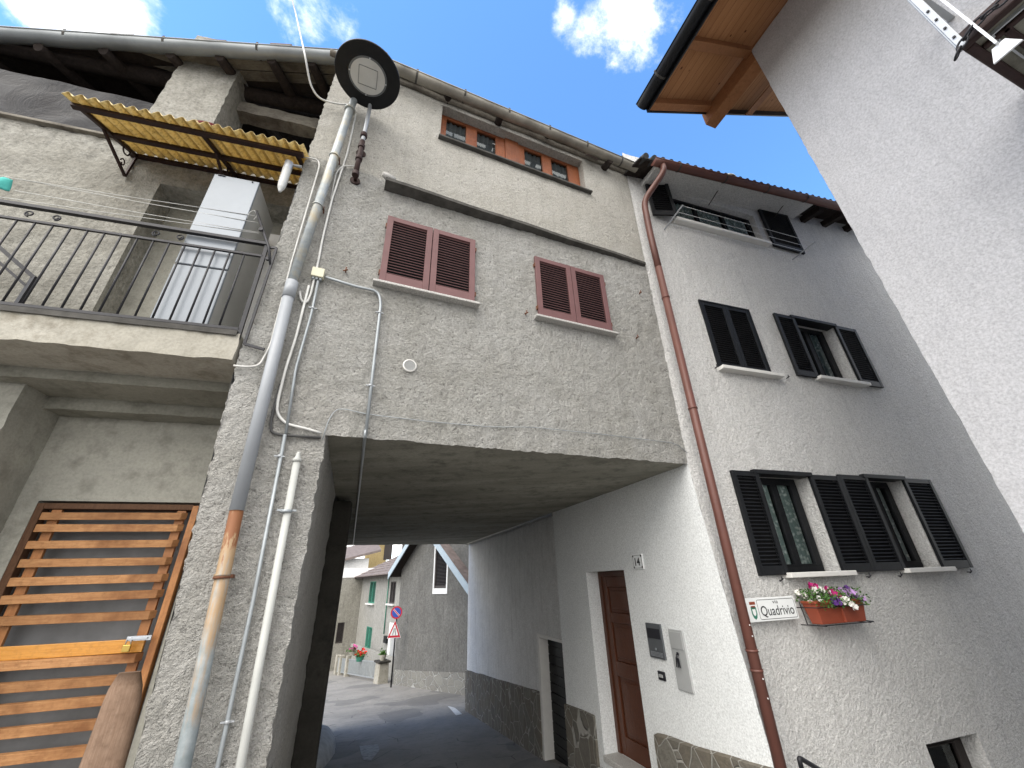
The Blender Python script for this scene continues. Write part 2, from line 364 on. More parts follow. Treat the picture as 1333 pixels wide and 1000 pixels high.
def rustpipe():
    t=NT('rust_streaked_zinc_pipe'); z=zramp(t,-1.05,.38)
    n=t.noise(5,6,.7,vec=t.map((6,6,.8))); n2=t.noise(16,5,.7)
    col=t.mix(t.ramp(n2,[(.35,0),(.7,1)]),(.17,.20,.21),(.26,.29,.30))
    k=t.math('ADD',n,t.math('MULTIPLY',t.math('POWER',z,1.6),.42)); col=t.mix(t.ramp(k,[(.55,0),(.78,.85)]),col,(.30,.19,.09))
    k2=t.math('ADD',t.noise(7,6,.7,vec=t.map((5,5,1.3))),t.math('MULTIPLY',t.ramp(z,[(.72,0),(1,1)]),.5)); col=t.mix(t.ramp(k2,[(.80,0),(.88,.9)]),col,(.17,.06,.022))
    t.bump(n2,.2,.003); return t.set(col,.6,.2,.4)
M['rustpipe']=rustpipe()
def oldpipe():
    t=NT('blotchy_zinc_pipe'); n=t.noise(4,6,.7); n2=t.noise(14,5,.7)
    col=t.mix(t.ramp(n2,[(.35,0),(.7,1)]),(.27,.30,.31),(.39,.42,.43)); col=t.mix(t.ramp(n,[(.52,0),(.66,.8)]),col,(.44,.38,.26))
    col=t.mix(t.ramp(t.noise(9,5,.7),[(.66,0),(.72,1)]),col,(.30,.13,.06)); return t.set(col,.55,.2,.4)
M['oldpipe']=oldpipe()
def yellowsheet():
    t=NT('yellowed_corrugated_plastic'); n=t.noise(5,6,.7); n2=t.noise(40,4,.7)
    col=t.mix(t.ramp(n,[(.35,0),(.65,1)]),(.90,.76,.40),(.74,.60,.27)); col=t.mix(t.ramp(n2,[(.5,0),(.72,.65)]),col,(.26,.16,.05))
    dt=t.n('ShaderNodeVectorMath',operation='DOT_PRODUCT'); t.L(t.pos,dt.inputs[0]); dt.inputs[1].default_value=tuple(FL.d)
    fr_=t.math('SINE',t.math('MULTIPLY',dt.outputs['Value'],2*math.pi/.095)); col=t.mix(t.ramp(t.math('ADD',t.math('MULTIPLY',fr_,.5),t.math('MULTIPLY',n2,.5)),[(.35,0),(.62,.6)]),col,(.40,.28,.10))  # valley dirt stripes, also painted in to shade the flat-looking ridges
    t.set(col,.45,0,.4)
    tl=t.n('ShaderNodeBsdfTranslucent'); t.L(col,tl.inputs['Color']); mx=t.n('ShaderNodeMixShader'); mx.inputs[0].default_value=.28
    t.L(t.b.outputs[0],mx.inputs[1]); t.L(tl.outputs[0],mx.inputs[2]); t.L(mx.outputs[0],t.out.inputs[0]); return t.m
M['yellow']=yellowsheet()
def plastic():
    t=NT('dark_plastic_film'); n=t.noise(3,6,.7,dist=1.2); n2=t.noise(9,5,.7,dist=.8)
    col=t.mix(t.ramp(n,[(.45,0),(.68,1)]),(.004,.004,.007),(.010,.011,.016)); col=t.mix(t.ramp(n2,[(.60,0),(.72,.8)]),col,(.028,.03,.038))
    t.bump(n,.35,.04); return t.set(col,.4,0,.08)
M['film']=plastic()
def text_obj(name,txt,center,xd,yd,height,mat,parent,bold=.0,widthto=None,ext=.0012):
    cu=bpy.data.curves.new(name,'FONT'); cu.body=txt; cu.size=1; cu.align_x='CENTER'; cu.align_y='CENTER'; cu.offset=bold
    tmp=bpy.data.objects.new('tmp',cu); C.objects.link(tmp)
    dg=bpy.context.evaluated_depsgraph_get(); dg.update(); me=bpy.data.meshes.new_from_object(tmp.evaluated_get(dg))
    bpy.data.objects.remove(tmp)
    xs=[v.co.x for v in me.vertices]; ys=[v.co.y for v in me.vertices]
    cx=(min(xs)+max(xs))/2; cy=(min(ys)+max(ys))/2; sy=height/(max(ys)-min(ys)); sx=sy if not widthto else widthto/(max(xs)-min(xs))
    nd=xd.cross(yd).normalized(); off=wloc(parent)
    for v in me.vertices: v.co=Vector(center)+xd*((v.co.x-cx)*sx)+yd*((v.co.y-cy)*sy)+nd*ext-off
    me.materials.clear(); me.materials.append(mat)
    o=bpy.data.objects.new(name,me); C.objects.link(o); o.parent=parent; return o
Z=Vector((0,0,1))
def fillet(pts,r=.05,k=5):
    pts=[Vector(p) for p in pts]; out=[pts[0]]
    for i in range(1,len(pts)-1):
        a,b,c=pts[i-1],pts[i],pts[i+1]; ra=min(r,(b-a).length*.45); rc=min(r,(c-b).length*.45)
        p=b+(a-b).normalized()*ra; q=b+(c-b).normalized()*rc
        for j in range(k+1):
            t=j/k; out.append(p*(1-t)**2+b*2*t*(1-t)+q*t*t)
    out.append(pts[-1]); return out
# ------------------------------------------------------------------ shared builders
def shutter(parent,base,d,n,w,h,mat,slats=20,th=.035,st=.06,top=.06,bot=.13,tilt=40,name='shutter',solid=False,rungs=None):
    """louvred leaf: base = lower corner, d along the width, n towards the viewer"""
    mb=MB(); d=d.normalized(); n=n.normalized()
    def bx(x0,x1,y0,y1,z0,z1):
        P=lambda x,y,z: base+d*x+n*y+Z*z
        mb.hexa([P(x0,y0,z0),P(x1,y0,z0),P(x1,y1,z0),P(x0,y1,z0),P(x0,y0,z1),P(x1,y0,z1),P(x1,y1,z1),P(x0,y1,z1)])
    bx(0,st,0,th,0,h); bx(w-st,w,0,th,0,h); bx(st,w-st,.002,th-.002,0,bot); bx(st,w-st,.002,th-.002,h-top,h)
    parts=[(bot,h-top)]
    if rungs:
        parts=[];z=bot
        for r_ in rungs: parts.append((z,r_*h)); bx(st,w-st,.002,th-.002,r_*h,r_*h+.05); z=r_*h+.05
        parts.append((z,h-top))
    tot=h-top-bot; ca,sa=math.cos(R(tilt)),math.sin(R(tilt))
    for a,b in parts:
        k=max(1,int(round(slats*(b-a)/tot))); pt=(b-a)/k
        for i in range(k):
            zc=a+pt*(i+.5); L=pt*.62; t2=.004
            c=lambda x,s_,q: base+d*x+n*(th*.5+ca*s_*L*.8-sa*q)+Z*(zc-sa*s_*L*.8-ca*q)
            x0,x1=st-.003,w-st+.003
            mb.hexa([c(x0,-.5,t2),c(x1,-.5,t2),c(x1,.5,t2),c(x0,.5,t2),c(x0,-.5,-t2),c(x1,-.5,-t2),c(x1,.5,-t2),c(x0,.5,-t2)])
    o=mb.build(name,mat,parent,bevel=.003)
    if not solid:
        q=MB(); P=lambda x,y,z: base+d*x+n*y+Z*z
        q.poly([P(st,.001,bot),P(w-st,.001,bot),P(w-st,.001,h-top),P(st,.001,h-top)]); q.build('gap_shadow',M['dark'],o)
    return o
def hook(parent,p,n,d,mat,s=.05,name='shutter_hook'):
    mb=MB(); mb.tube(fillet([p-n*.01,p+n*s*.8,p+n*s*.8+Z*s*.8],.01,3),.006,6); mb.tube([p+n*s*.7-d*s*.5-Z*s*.2,p+n*s*.75+d*s*.4+Z*s*.3],.007,6)
    return mb.build(name,mat,parent)
def casement(parent,fr,u0,u1,z0,z1,o,mat,panes,fw=.05,th=.05,name='window_frame',glass=True,curtain_or_reflection=None,intdep=.5):
    """frame with panes; panes = list of (u0,u1) glass openings"""
    mb=MB(); mb.box(fr,u0,u1,o-th,o,z0,z0+fw); mb.box(fr,u0,u1,o-th,o,z1-fw,z1); e=[u0]+[x for p in panes for x in p]+[u1]
    for a,b in zip(e[::2],e[1::2]): mb.box(fr,a,b,o-th,o+.002,z0+fw,z1-fw)
    for a,b in panes:   # slim sash bead
        g=.012
        mb.box(fr,a,b,o-.02,o+.008,z0+fw,z0+fw+g); mb.box(fr,a,b,o-.02,o+.008,z1-fw-g,z1-fw)
        mb.box(fr,a,a+g,o-.02,o+.0075,z0+fw+g,z1-fw-g); mb.box(fr,b-g,b,o-.02,o+.0075,z0+fw+g,z1-fw-g)
    f=mb.build(name,mat,parent,bevel=.003)
    for a,b in panes:
        g=MB(); g.poly([fr.P(a,o-.02,z0+fw),fr.P(b,o-.02,z0+fw),fr.P(b,o-.02,z1-fw),fr.P(a,o-.02,z1-fw)]); g.build('pane',M['glass'],f)
        if curtain_or_reflection:
            c=MB(); us=ticks(a,b,.01); zs=ticks(z0+fw,z1-fw,.2)
            c.grid(lambda u,z:fr.P(u,o-.05+.012*math.sin(u*90)+.006*math.sin(u*37+z),z),us,zs); c.build('curtain_or_reflection',curtain_or_reflection,f)
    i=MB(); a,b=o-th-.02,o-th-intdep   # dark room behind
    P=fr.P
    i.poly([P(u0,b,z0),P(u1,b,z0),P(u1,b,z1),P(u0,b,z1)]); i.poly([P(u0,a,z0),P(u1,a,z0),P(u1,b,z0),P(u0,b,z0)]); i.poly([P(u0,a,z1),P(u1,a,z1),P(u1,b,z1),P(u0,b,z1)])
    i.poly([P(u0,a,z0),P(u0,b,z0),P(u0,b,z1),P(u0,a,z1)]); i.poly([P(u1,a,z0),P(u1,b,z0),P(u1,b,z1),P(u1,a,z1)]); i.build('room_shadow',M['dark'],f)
    return f
def sill(parent,fr,u0,u1,z,mat,th=.04,out=.09,back=.06,name='sill'):
    mb=MB(); mb.box(fr,u0,u1,-back,out,z-th,z); return mb.build(name,mat,parent,bevel=.006)
def gutter(parent,a,b,r,mat,nrm,brk=6,name='gutter',mb2=None,sag=.0):
    """half-round gutter from a to b with bracket straps"""
    mb=MB(); a=Vector(a);b=Vector(b); t=(b-a).normalized(); y=Vector(nrm).normalized(); N=14
    segs=24
    def ring(i,rr):
        p=a.lerp(b,i/segs)+Z*(.012*math.sin(i*1.7)*sag/.01 if sag else 0)
        return [p+y*rr*math.cos(math.pi*k/N)*1.0-Z*rr*math.sin(math.pi*k/N) for k in range(N+1)]
    outer=[[mb.V(q) for q in ring(i,r)] for i in range(segs+1)]; inner=[[mb.V(q) for q in ring(i,r-.006)] for i in range(segs+1)]
    for i in range(segs):
        for k in range(N):
            mb.F((outer[i][k],outer[i+1][k],outer[i+1][k+1],outer[i][k+1]),0,True); mb.F((inner[i][k],inner[i][k+1],inner[i+1][k+1],inner[i+1][k]),0,True)
        for k in(0,N): mb.F((outer[i][k],outer[i+1][k],inner[i+1][k],inner[i][k]))
    for i in(0,segs): mb.F([outer[i][k] for k in range(N+1)])
    mb.tube([p+y*r for p in (a,b)],.010,8)
    g=mb.build(name,mat,parent)
    for i in range(brk):
        p=a.lerp(b,(i+.5)/brk); s=MB(); pts=[p-y*r*1.2+Z*.05]+[p-y*(r+.004)*math.cos(math.pi*k/10)-Z*(r+.004)*math.sin(math.pi*k/10) for k in range(11)]+[p+y*(r+.004)+Z*.035]
        for q,w in zip(pts,pts[1:]): s.bar(q,w,.025,.006,up=t.cross(w-q))
        s.build('gutter_bracket',M['ledge'],g)
    return g
# ================================================================== SETTING
def sheet(name,mat,half,z,fn=gz,step=3,kind='structure'):
    mb=MB(); xs=ticks(-half,half,step)
    return mb,xs
def FPpt(u,s,z):  # perpendicular distance u left of the white wall, s into the passage
    p=FP.O+FP.d*s+FP.n*u; p.z=z; return p
mb=MB(); us=ticks(-120,120,8,[-12,-8,-4,0,4,8]); ss=[-120,-60,-30,-20,-10,0,10,20,30,45,70,120,200]
mb.grid(lambda u,s: FPpt(u,s,gz(FPpt(u,s,0))-.006),us,ss); mb.build('ground',M['earth'],kind='structure')
mb=MB(); us=ticks(-20,26,.5); ss=ticks(-22,30,.5)
mb.grid(lambda u,s: FPpt(u,s,gz(FPpt(u,s,0))+.004*nz((u,s,0),.8)+.002),us,ss); mb.build('road',M['asphalt'],kind='structure')
def decal(name,px,mat,h=.004):
    c=[road(*p) for p in px]; cc=sum(c,Vector())/len(c); mb=MB(); N=len(c); top=[]
    for i in range(N):
        for j in range(6):
            p=c[i].lerp(c[(i+1)%N],j/6); d=(p-cc); p=cc+d*(1+.10*nz(p,9)); p.z=gz(p)+.012; top.append(p)
    mb.poly(top); mb.poly([p-Z*h for p in top][::-1]); n=len(top)
    for i in range(n): mb.poly([top[i],top[(i+1)%n],top[(i+1)%n]-Z*h,top[i]-Z*h])
    return mb.build(name,mat,kind='structure')
decal('road_patch',[(468,972),(492,970),(494,978),(483,992),(472,990)],M['asphaltpatch'])
decal('road_marking',[(583,920),(592,922),(601,930),(594,932)],M['roadpaint'])
# ================================================================== GREY HOUSE over the passage
ZG=-3.3
gh=thing('grey_house','tall grey rough plaster house bridging the road, with maroon shutters','house',FM.P(-4.0,0,gz(FM.P(-4,0,0))))
UL=-4.42; UP=-3.70
W_TOP=FM.rect(-.0,(572,135),(750,207),(757,249),(570,178))
S1=FM.rect(.03,(503.5,280),(616.5,313),(620,396),(494.5,368.5))
S2=FM.rect(.03,(695.5,336),(784,356.5),(798,433),(702,414))
print('top window',W_TOP,'S1',S1,'S2',S2)
def soffz(u): return 1.105+.04*(u/3.7)
def mwarp(u,z):
    du=0
    if z>1.1: du=(u-UL)/(0-UL)*.14*(z-1.1)/5.2
    e=max(0,1-(u-UL)/.5); du+=e*(.07*(z-1.5)/4 if z>1.5 else .10*(1.5-z)/2.3)
    return du,0,0
def zl(u): return 4.10-.012*(u+3.6)   # the ledge line
holes=[(W_TOP[0],W_TOP[1],W_TOP[2],W_TOP[3],.19),(S1[0]+.04,S1[1]-.04,S1[2]+.02,S1[3]-.04,.1),(S2[0]+.04,S2[1]-.04,S2[2]+.02,S2[3]-.04,.1)]
mb=MB()
us=ticks(UL,0,.022,[UP]+[h[0] for h in holes]+[h[1] for h in holes]); zs=ticks(-3.0,6.5,.022,[1.1]+[h[2] for h in holes]+[h[3] for h in holes])
def onh(u,z): return any(h[0]-1e-4<=u<=h[1]+1e-4 and h[2]-1e-4<=z<=h[3]+1e-4 for h in holes)
def mpt(u,z):
    du,do,dz=mwarp(u,z); zz=z
    if abs(z-1.1)<1e-6 and u>=UP-1e-6: zz=soffz(u)
    p=FM.P(u+du,do,zz)
    if not onh(u,z):
        a=.009 if z<zl(u) else .004
        e=a*(nz(p,8)+.8*nz(p,21)+.6*nz(p,2.5)+.55*nz(p,37)); p+=FM.n*e
        if u==UL or (abs(u-UP)<1e-6 and z<1.1): p+=FM.d*(.016*nz(p,13)+.010*nz(p,31))
        if abs(z-1.1)<1e-6 and u>=UP-1e-6: p.z+=.012*nz(p,9)+.008*nz(p,27)
    return p
ids=[[mb.V(mpt(u,z)) for z in zs] for u in us]
for i in range(len(us)-1):
    for j in range(len(zs)-1):
        u=(us[i]+us[i+1])/2; z=(zs[j]+zs[j+1])/2
        if u>UP and z<1.1: continue
        if any(h[0]<u<h[1] and h[2]<z<h[3] for h in holes): continue
        m=2 if z>zl(u) else (1 if (u<-3.55+.25*nz((u,z,0),5) and z<1.45+.35*nz((u,z,3),3)) else 0)
        mb.F((ids[i][j],ids[i+1][j],ids[i+1][j+1],ids[i][j+1]),m,True)
for h in holes:
    a,b,c,d,D=h
    for (p,q) in (((a,c),(b,c)),((b,c),(b,d)),((b,d),(a,d)),((a,d),(a,c))):
        P_=lambda t,oo:(lambda w:FM.P(t[0]+w[0],oo,t[1]))(mwarp(*t))
        mb.poly([P_(p,0),P_(q,0),P_(q,-D),P_(p,-D)],2)
mb.build('wall',[M['rough'],M['pier'],M['fine']],gh)
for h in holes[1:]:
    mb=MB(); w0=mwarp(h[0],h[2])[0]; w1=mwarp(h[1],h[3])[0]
    mb.poly([FM.P(h[0]+w0-.02,-.1,h[2]),FM.P(h[1]+w1+.02,-.1,h[2]),FM.P(h[1]+w1+.02,-.1,h[3]),FM.P(h[0]+w0-.02,-.1,h[3])]); mb.build('recess_shade',M['dark'],gh)  # near-black sheet standing in for the shade behind the closed louvres
# left flank, back, passage side of the pier, soffit
mb=MB(); LW=3.68
OL=FM.P(UL,0,0)
mb.grid(lambda s,z:OL+FP.d*s-FM.d*.012*0+Z*z+FM.d*(.01*nz((s,z,1),6)+mwarp(UL,z)[0]),ticks(.0,10.1,.25),ticks(-3.6,6.5,.3),0); mb.build('side_wall',[M['rough']],gh)
mb=MB(); mb.poly([OL+FP.d*10.1+Z*-3.6,FPpt(0,10.1,-3.6)*0+OL+FP.d*10.1+FM.d*.70+Z*-3.6,OL+FP.d*10.1+FM.d*.70+Z*1.1,OL+FP.d*10.1+Z*1.1])
mb.poly([OL+FP.d*10.1+Z*1.1,FPpt(0,10.1,1.1),FPpt(0,10.1,6.5),OL+FP.d*10.1+Z*6.5]); mb.build('back_wall',M['rough'],gh)
def FLP(s,p,z):  # passage left side plane; p = protrusion to the right
    q=FM.P(UP,0,0)+FP.d*s-FP.n*p; q.z=z; return q
mb=MB()
def pl(s,z):
    if s==0:
        w=mpt(min(us,key=lambda a:abs(a-UP)),z if z<1.1 else 1.1); w.z=z; return w
    p=FLP(s,0,z); return p-FP.n*(.012*nz(p,6)+.008*nz(p,15))
zsp=[z for z in zs if z<1.1-1e-6]+[1.1]
mb.grid(pl,[0,.04]+ticks(.1,1.2,.08)[0:]+[1.6,2.0,2.4],zsp,0)
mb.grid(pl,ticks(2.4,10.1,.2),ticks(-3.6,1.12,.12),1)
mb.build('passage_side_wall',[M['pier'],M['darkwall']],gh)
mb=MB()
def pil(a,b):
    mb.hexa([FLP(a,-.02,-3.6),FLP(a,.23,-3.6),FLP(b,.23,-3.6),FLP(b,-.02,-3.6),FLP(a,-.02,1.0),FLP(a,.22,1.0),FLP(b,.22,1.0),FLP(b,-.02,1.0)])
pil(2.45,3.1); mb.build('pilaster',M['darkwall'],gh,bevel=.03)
mb=MB()
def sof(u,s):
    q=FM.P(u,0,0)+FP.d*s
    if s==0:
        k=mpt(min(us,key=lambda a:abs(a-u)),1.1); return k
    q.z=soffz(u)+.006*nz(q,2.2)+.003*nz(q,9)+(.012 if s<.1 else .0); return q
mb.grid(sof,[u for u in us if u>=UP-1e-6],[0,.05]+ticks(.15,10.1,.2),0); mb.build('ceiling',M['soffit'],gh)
# ledge below the attic band
mb=MB(); A_=FM.H(502,234,.12); B_=FM.H(840,343,.03)
N=30
for i in range(N):
    a,b=i/N,(i+1)/N
    def lp(t,o,dz): 
        u=A_[0]+(B_[0]-A_[0])*t; z=A_[1]+(B_[1]-A_[1])*t; return FM.P(u,o,z+dz+.006*math.sin(t*17))
    oa,ob=.14-.10*a,.14-.10*b
    mb.hexa([lp(a,-.03,-.04),lp(b,-.03,-.04),lp(b,ob,-.02),lp(a,oa,-.02),lp(a,-.03,.05),lp(b,-.03,.05),lp(b,ob,.022),lp(a,oa,.022)])
lg=mb.build('ledge',M['ledge'],gh)
mb=MB(); c=FM.Q(500,229,.10); mb.tube([c-FM.d*.02+FM.n*.02,c+FM.d*.03,c+FM.d*.12-Z*.02],[.025,.04,.03],10); mb.build('ledge_end_stub',M['granite'],lg)
# top window (two pairs of sashes, post between)
u0,u1,z0,z1=W_TOP; du0=mwarp(u0,z0)[0]; du1=mwarp(u1,z1)[0]; u0+=du0*.95;u1+=du1
w=u1-u0
xp=[(118,230),(288,290),(362,320),(522,380),(738,460),(890,520),(952,540),(1095,610)]
xs=[(FM.H(560+a/6.06,130+b/6.06,-.12)[0]-u0)/w for a,b in xp]; print('xs',xs)
zf=z1-.16
zf=z1
ft=casement(gh,FM,u0,u1,z0,zf,-.12,M['woodwin'],[(u0+xs[i]*w,u0+xs[i+1]*w) for i in(0,2,4,6)],fw=.05,th=.05,curtain_or_reflection=M['dull'])  # grey sheets behind the glass imitate its reflection
mb=MB(); mb.box(FM,u0+(xs[3]+.06)*w,u0+(xs[4]-.04)*w,-.13,-.10,z0,zf-.0); mb.build('window_post',M['woodwin'],ft)
mb=MB(); p=lambda a,b:FM.P(u0+a*w,-.133,z0+b*(zf-z0))
mb.bar(p(.35,.73),p(.50,.66),.008,.004,up=FM.n); 
for a in(.395,.42): mb.bar(p(a,.55),p(a+.015,.28),.012,.004,up=FM.n)
mb.build('window_marks',M['whitepaint'],ft)
sill(gh,FM,u0-.02,u1+.06,z0+.005,M['ledge'],.03,.06,.1)
def purple(S):
    u0,u1,z0,z1=S; mid=(u0+u1)/2; sh=mwarp((u0+u1)/2,(z0+z1)/2)[0]
    w=(u1-u0)/2-.004
    for b in (u0,mid+.004):
        s=shutter(gh,FM.P(b,.005,z0),FM.d,FM.n,w,z1-z0,M['purple'],20,.035,.062,.06,.13,40)
        for k in(.12,.82):
            q=MB(); x=b-.012 if b==u0 else b+w+.002; q.box(FM,x,x+.012,.0,.035,z0+k*(z1-z0),z0+k*(z1-z0)+.05); q.build('hinge',M['rust'],s)
    sill(gh,FM,u0-.05,u1+.05,z0-.002,M['granite'],.028,.085)
purple(S1); purple(S2)
for px in ((450,355),(684,410),(828,441),(832,383)):
    hook(gh,FM.Q(px[0],px[1],0),FM.n,FM.d,M['rust'],.045)
mb=MB(); c=FM.Q(533,477,0); mb.disc(c-FM.n*.01,FM.n,.062,.03,32,prof=[(0,.0),(.062,0),(.062,.028),(.052,.034),(.050,.024),(0,.024)])
v=mb.build('wall_vent',M['sillw'],gh)
mb=MB()
for k in range(-6,7): 
    y=k*.0075; L=math.sqrt(max(0,.05**2-y*y)); mb.bar(c+FM.n*.017+Z*y-FM.d*L,c+FM.n*.017+Z*y+FM.d*L,.005,.003,up=Z)
mb.build('vent_grille',M['panelgrey'],v)
# eaves: boards, rafters, roof, gutter
def gz_pt(x,y,o): return FM.Q(x,y,o)
GA=FM.Q(512,84,.19); GB=FM.Q(829,222,.19); zg=(GA.z+GB.z)/2; print('gutter z',GA.z,GB.z)
GA.z=GB.z=zg
ua=(GA-FM.O).dot(FM.d)-.75; ub=(GB-FM.O).dot(FM.d)
ua0=ua; ug=(GA-FM.O).dot(FM.d)-.02
gutter(gh,FM.P(ug,.19,zg),FM.P(ub,.19,zg),.072,M['zincg'],FM.n,6,sag=.01)
mb=MB(); sl=math.tan(R(20))
def rp(u,o,dz): return FM.P(u,o,zg+.05+(.2-o)*sl+dz)
uq=ua+.42; mb.hexa([rp(uq,.10,-.03),rp(ub,.10,-.03),rp(ub,-6,0),rp(uq,-6,0),rp(uq,.10,.0),rp(ub,.10,.0),rp(ub,-6,.05),rp(uq,-6,.05)]); 
rf=mb.build('roof',M['greywood'],gh)
mb=MB()
for i in range(22):
    u=ua+.5+(ub-ua-.5)*(i+.5)/22+random.uniform(-.02,.02)
    for j in range(3):
        o=.10-j*.5; d=random.uniform(-.015,.015)
        mb.hexa([rp(u-.1,o+d,.005),rp(u+.1,o+d,.005),rp(u+.1,o-.55,.06),rp(u-.1,o-.55,.06),rp(u-.1,o+d,.03),rp(u+.1,o+d,.025),rp(u+.1,o-.55,.075),rp(u-.1,o-.55,.075)])
mb.build('roof_tiles',M['tile'],rf)
mb=MB(); 
for px in ((765,176),(775,181)): pass
c=FM.Q(768,172,.1); c=FM.Q(768,176,.12); c.z=zg+.035; mb.bar(c-FM.d*.11,c+FM.d*.11,.10,.035); mb.build('loose_tile',M['tile'],rf)
for px in ((583,122),(650,152),(712,174),(769,197),(790,212)):
    q=FM.Q(px[0],px[1],.10); u=(q-FM.O).dot(FM.d); z=q.z; mb=MB(); r=.055+.008*nz(q,7)
    mb.tube([FM.P(u,.19,z-.055),FM.P(u+.01,.02,z-.01),FM.P(u+.01,-.5,z+.2)],[r*.9,r,r*1.05],9); mb.build('rafter',M['darkwood'],gh)
# wall plate
mb=MB(); 
mb.tube([FM.P(ua+(ub-ua)*i/20,  .03+.02*nz((i,1,1),.7),zg+.06+.02*nz((i,5,1),.9)) for i in range(21)],[.04+.008*nz((i,0,0),1) for i in range(21)],8); mb.build('eaves_board',M['greywood'],gh)
# downpipe in three lengths on the pier
P1=FM.Q(456,142,.08);P2=FM.Q(379,372,.08);P3=FM.Q(308,665,.08);P4=FM.Q(233,1003,.08); P5=P4+(P4-P3)*1.6
P5.z=gz(P5)
mb=MB(); top=FM.P((P1-FM.O).dot(FM.d)+.10,.19,zg-.05)
mb.tube(fillet([top,top-Z*.12,P1+(P1-P2).normalized()*-.02,P1.lerp(P2,.3)],.12),.038,14); mb.tube([P1.lerp(P2,.02),P2],.042,14); mb.disc(P1.lerp(P2,.012),(P1-P2),.06,.025,16)
for k in(.33,.62): mb.tube([P1.lerp(P2,k),P1.lerp(P2,k+.006)],.051,14)
for k in(.33,.62,.99): pass
dp=mb.build('downpipe',M['oldpipe'],gh)
mb=MB(); mb.tube([P1.lerp(P2,.985),P2.lerp(P3,.07)],.049,16); mb.tube([P2.lerp(P3,.03),P3],.044,16); mb.build('grey_pipe_length',M['greypvc'],dp)
mb=MB(); mb.tube([P3.lerp(P2,.01),P5],.041,16); mb.tube([P3.lerp(P4,.29),P3.lerp(P4,.30)],.045,16); mb.build('rusty_pipe_length',M['rustpipe'],dp)
for a,b,k,mt in ((P1,P2,.33,'rust'),(P1,P2,.62,'rust'),(P3,P4,.30,'rust')):
    mb=MB(); c=a.lerp(b,k); mb.tube([c,c+(b-a).normalized()*.014],.047,16); mb.bar(c+FM.d*.05,c+FM.d*.05-FM.n*.10,.012,.02); mb.build('pipe_clamp',M[mt],dp)
# white plastic standpipe on the pier
mb=MB(); a=FM.Q(387,598,.05); b=FM.Q(308,1000,.05); c=b+(b-a)*2.2; c.z=gz(c); mb.tube([a,c],.025,14); mb.tube([a+(a-b).normalized()*.055,a+(a-b).normalized()*.04,a+(a-b).normalized()*.02,a,a-(a-b).normalized()*.02],[.010,.015,.017,.031,.031],14)
wp=mb.build('vent_pipe',M['whitepvc'],label='white plastic pipe with a pointed cap, standing against the rough grey pier',cat='pipe')
for px in ((373,664),):
    q=FM.Q(px[0],px[1],.05); mb=MB(); mb.tube([q,q+(b-a).normalized()*.02],.036,14); mb.bar(q-FM.d*.06-FM.n*.02,q+FM.d*.06-FM.n*.02,.02,.012); mb.build('pipe_clamp',M['conduit'],wp)
# ================================================================== WHITE HOUSE
wh=thing('white_house','white rough-rendered house with black louvred shutters and a brown downpipe','house',FW.P(.3,0,gz(FW.P(.3,0,0))))
def ww(u,z):
    du=0; e=max(0,1-u/.8)
    if z>1.1: du=e*.115*(z-1.1)/5.2
    do=max(0,(1.1-z))*.075*math.exp(-max(0,u)/.3) if z<1.1 else 0
    return du,do,0
def leaf(*pts,o=.03): return FW.rect(o,*pts)
def Z3(a,b): return (930+a/3.308,580+b/3.308)
def Z2(a,b): return (900+a/4.167,380+b/4.167)
def Z8(a,b): return (820+a/3.125,180+b/3.125)
L2=leaf(Z2(47,47),Z2(312,95),Z2(435,442),Z2(165,412))
L3a=leaf(Z2(447,128),Z2(560,150),Z2(690,478),Z2(583,470)); L3b=leaf(Z2(762,187),Z2(882,200),Z2(1040,520),Z2(935,508))
L4a=leaf(Z3(68,108),Z3(180,112),Z3(320,553),Z3(195,560)); L4b=leaf(Z3(415,128),Z3(530,135),Z3(695,545),Z3(545,550))
L5a=leaf(Z3(530,135),Z3(645,138),Z3(832,538),Z3(695,545)); L5b=leaf(Z3(820,148),Z3(926,155),Z3(1110,522),Z3(975,530))
for n_,l in (('L2',L2),('L3a',L3a),('L3b',L3b),('L4a',L4a),('L4b',L4b),('L5a',L5a),('L5b',L5b)): print(n_,[round(x,2) for x in l])
W1=FW.rect(0,Z8(150,232),Z8(470,318),Z8(585,440),Z8(178,342)); print('W1',W1)
cell=FW.rect(0,(1211,968),(1277,953),(1310,1060),(1240,1080)); print('cell',cell)
z4=(L4a[2]+L4b[2])/2; h4=L4a[3]-z4
z5=(L5a[2]+L5b[2])/2
H1=(W1[0],W1[1],W1[2],W1[3]+.10,.16)
H2=(L2[0]+.03,L2[1]-.03,L2[2]+.01,L2[3]-.03,.12)
H3=(L3a[1]-.01,L3b[0]+.01,L3b[2]+.02,L3b[3]-.02,.20)
H4=(L4a[1]-.01,L4b[0]+.01,z4+.02,L4a[3]-.02,.20)
H5=(L5a[1]-.01,L5b[0]+.01,z5+.02,L5b[3]-.0,.20)
HC=(cell[0],cell[1],-2.12,cell[3],.22)
ZW=6.60
mb=MB(); wall(mb,FW,0,8.2,-3.4,ZW,[H1,H2,H3,H4,H5,HC],.06,.005,warp=ww); mb.build('front_wall',M['white'],wh)
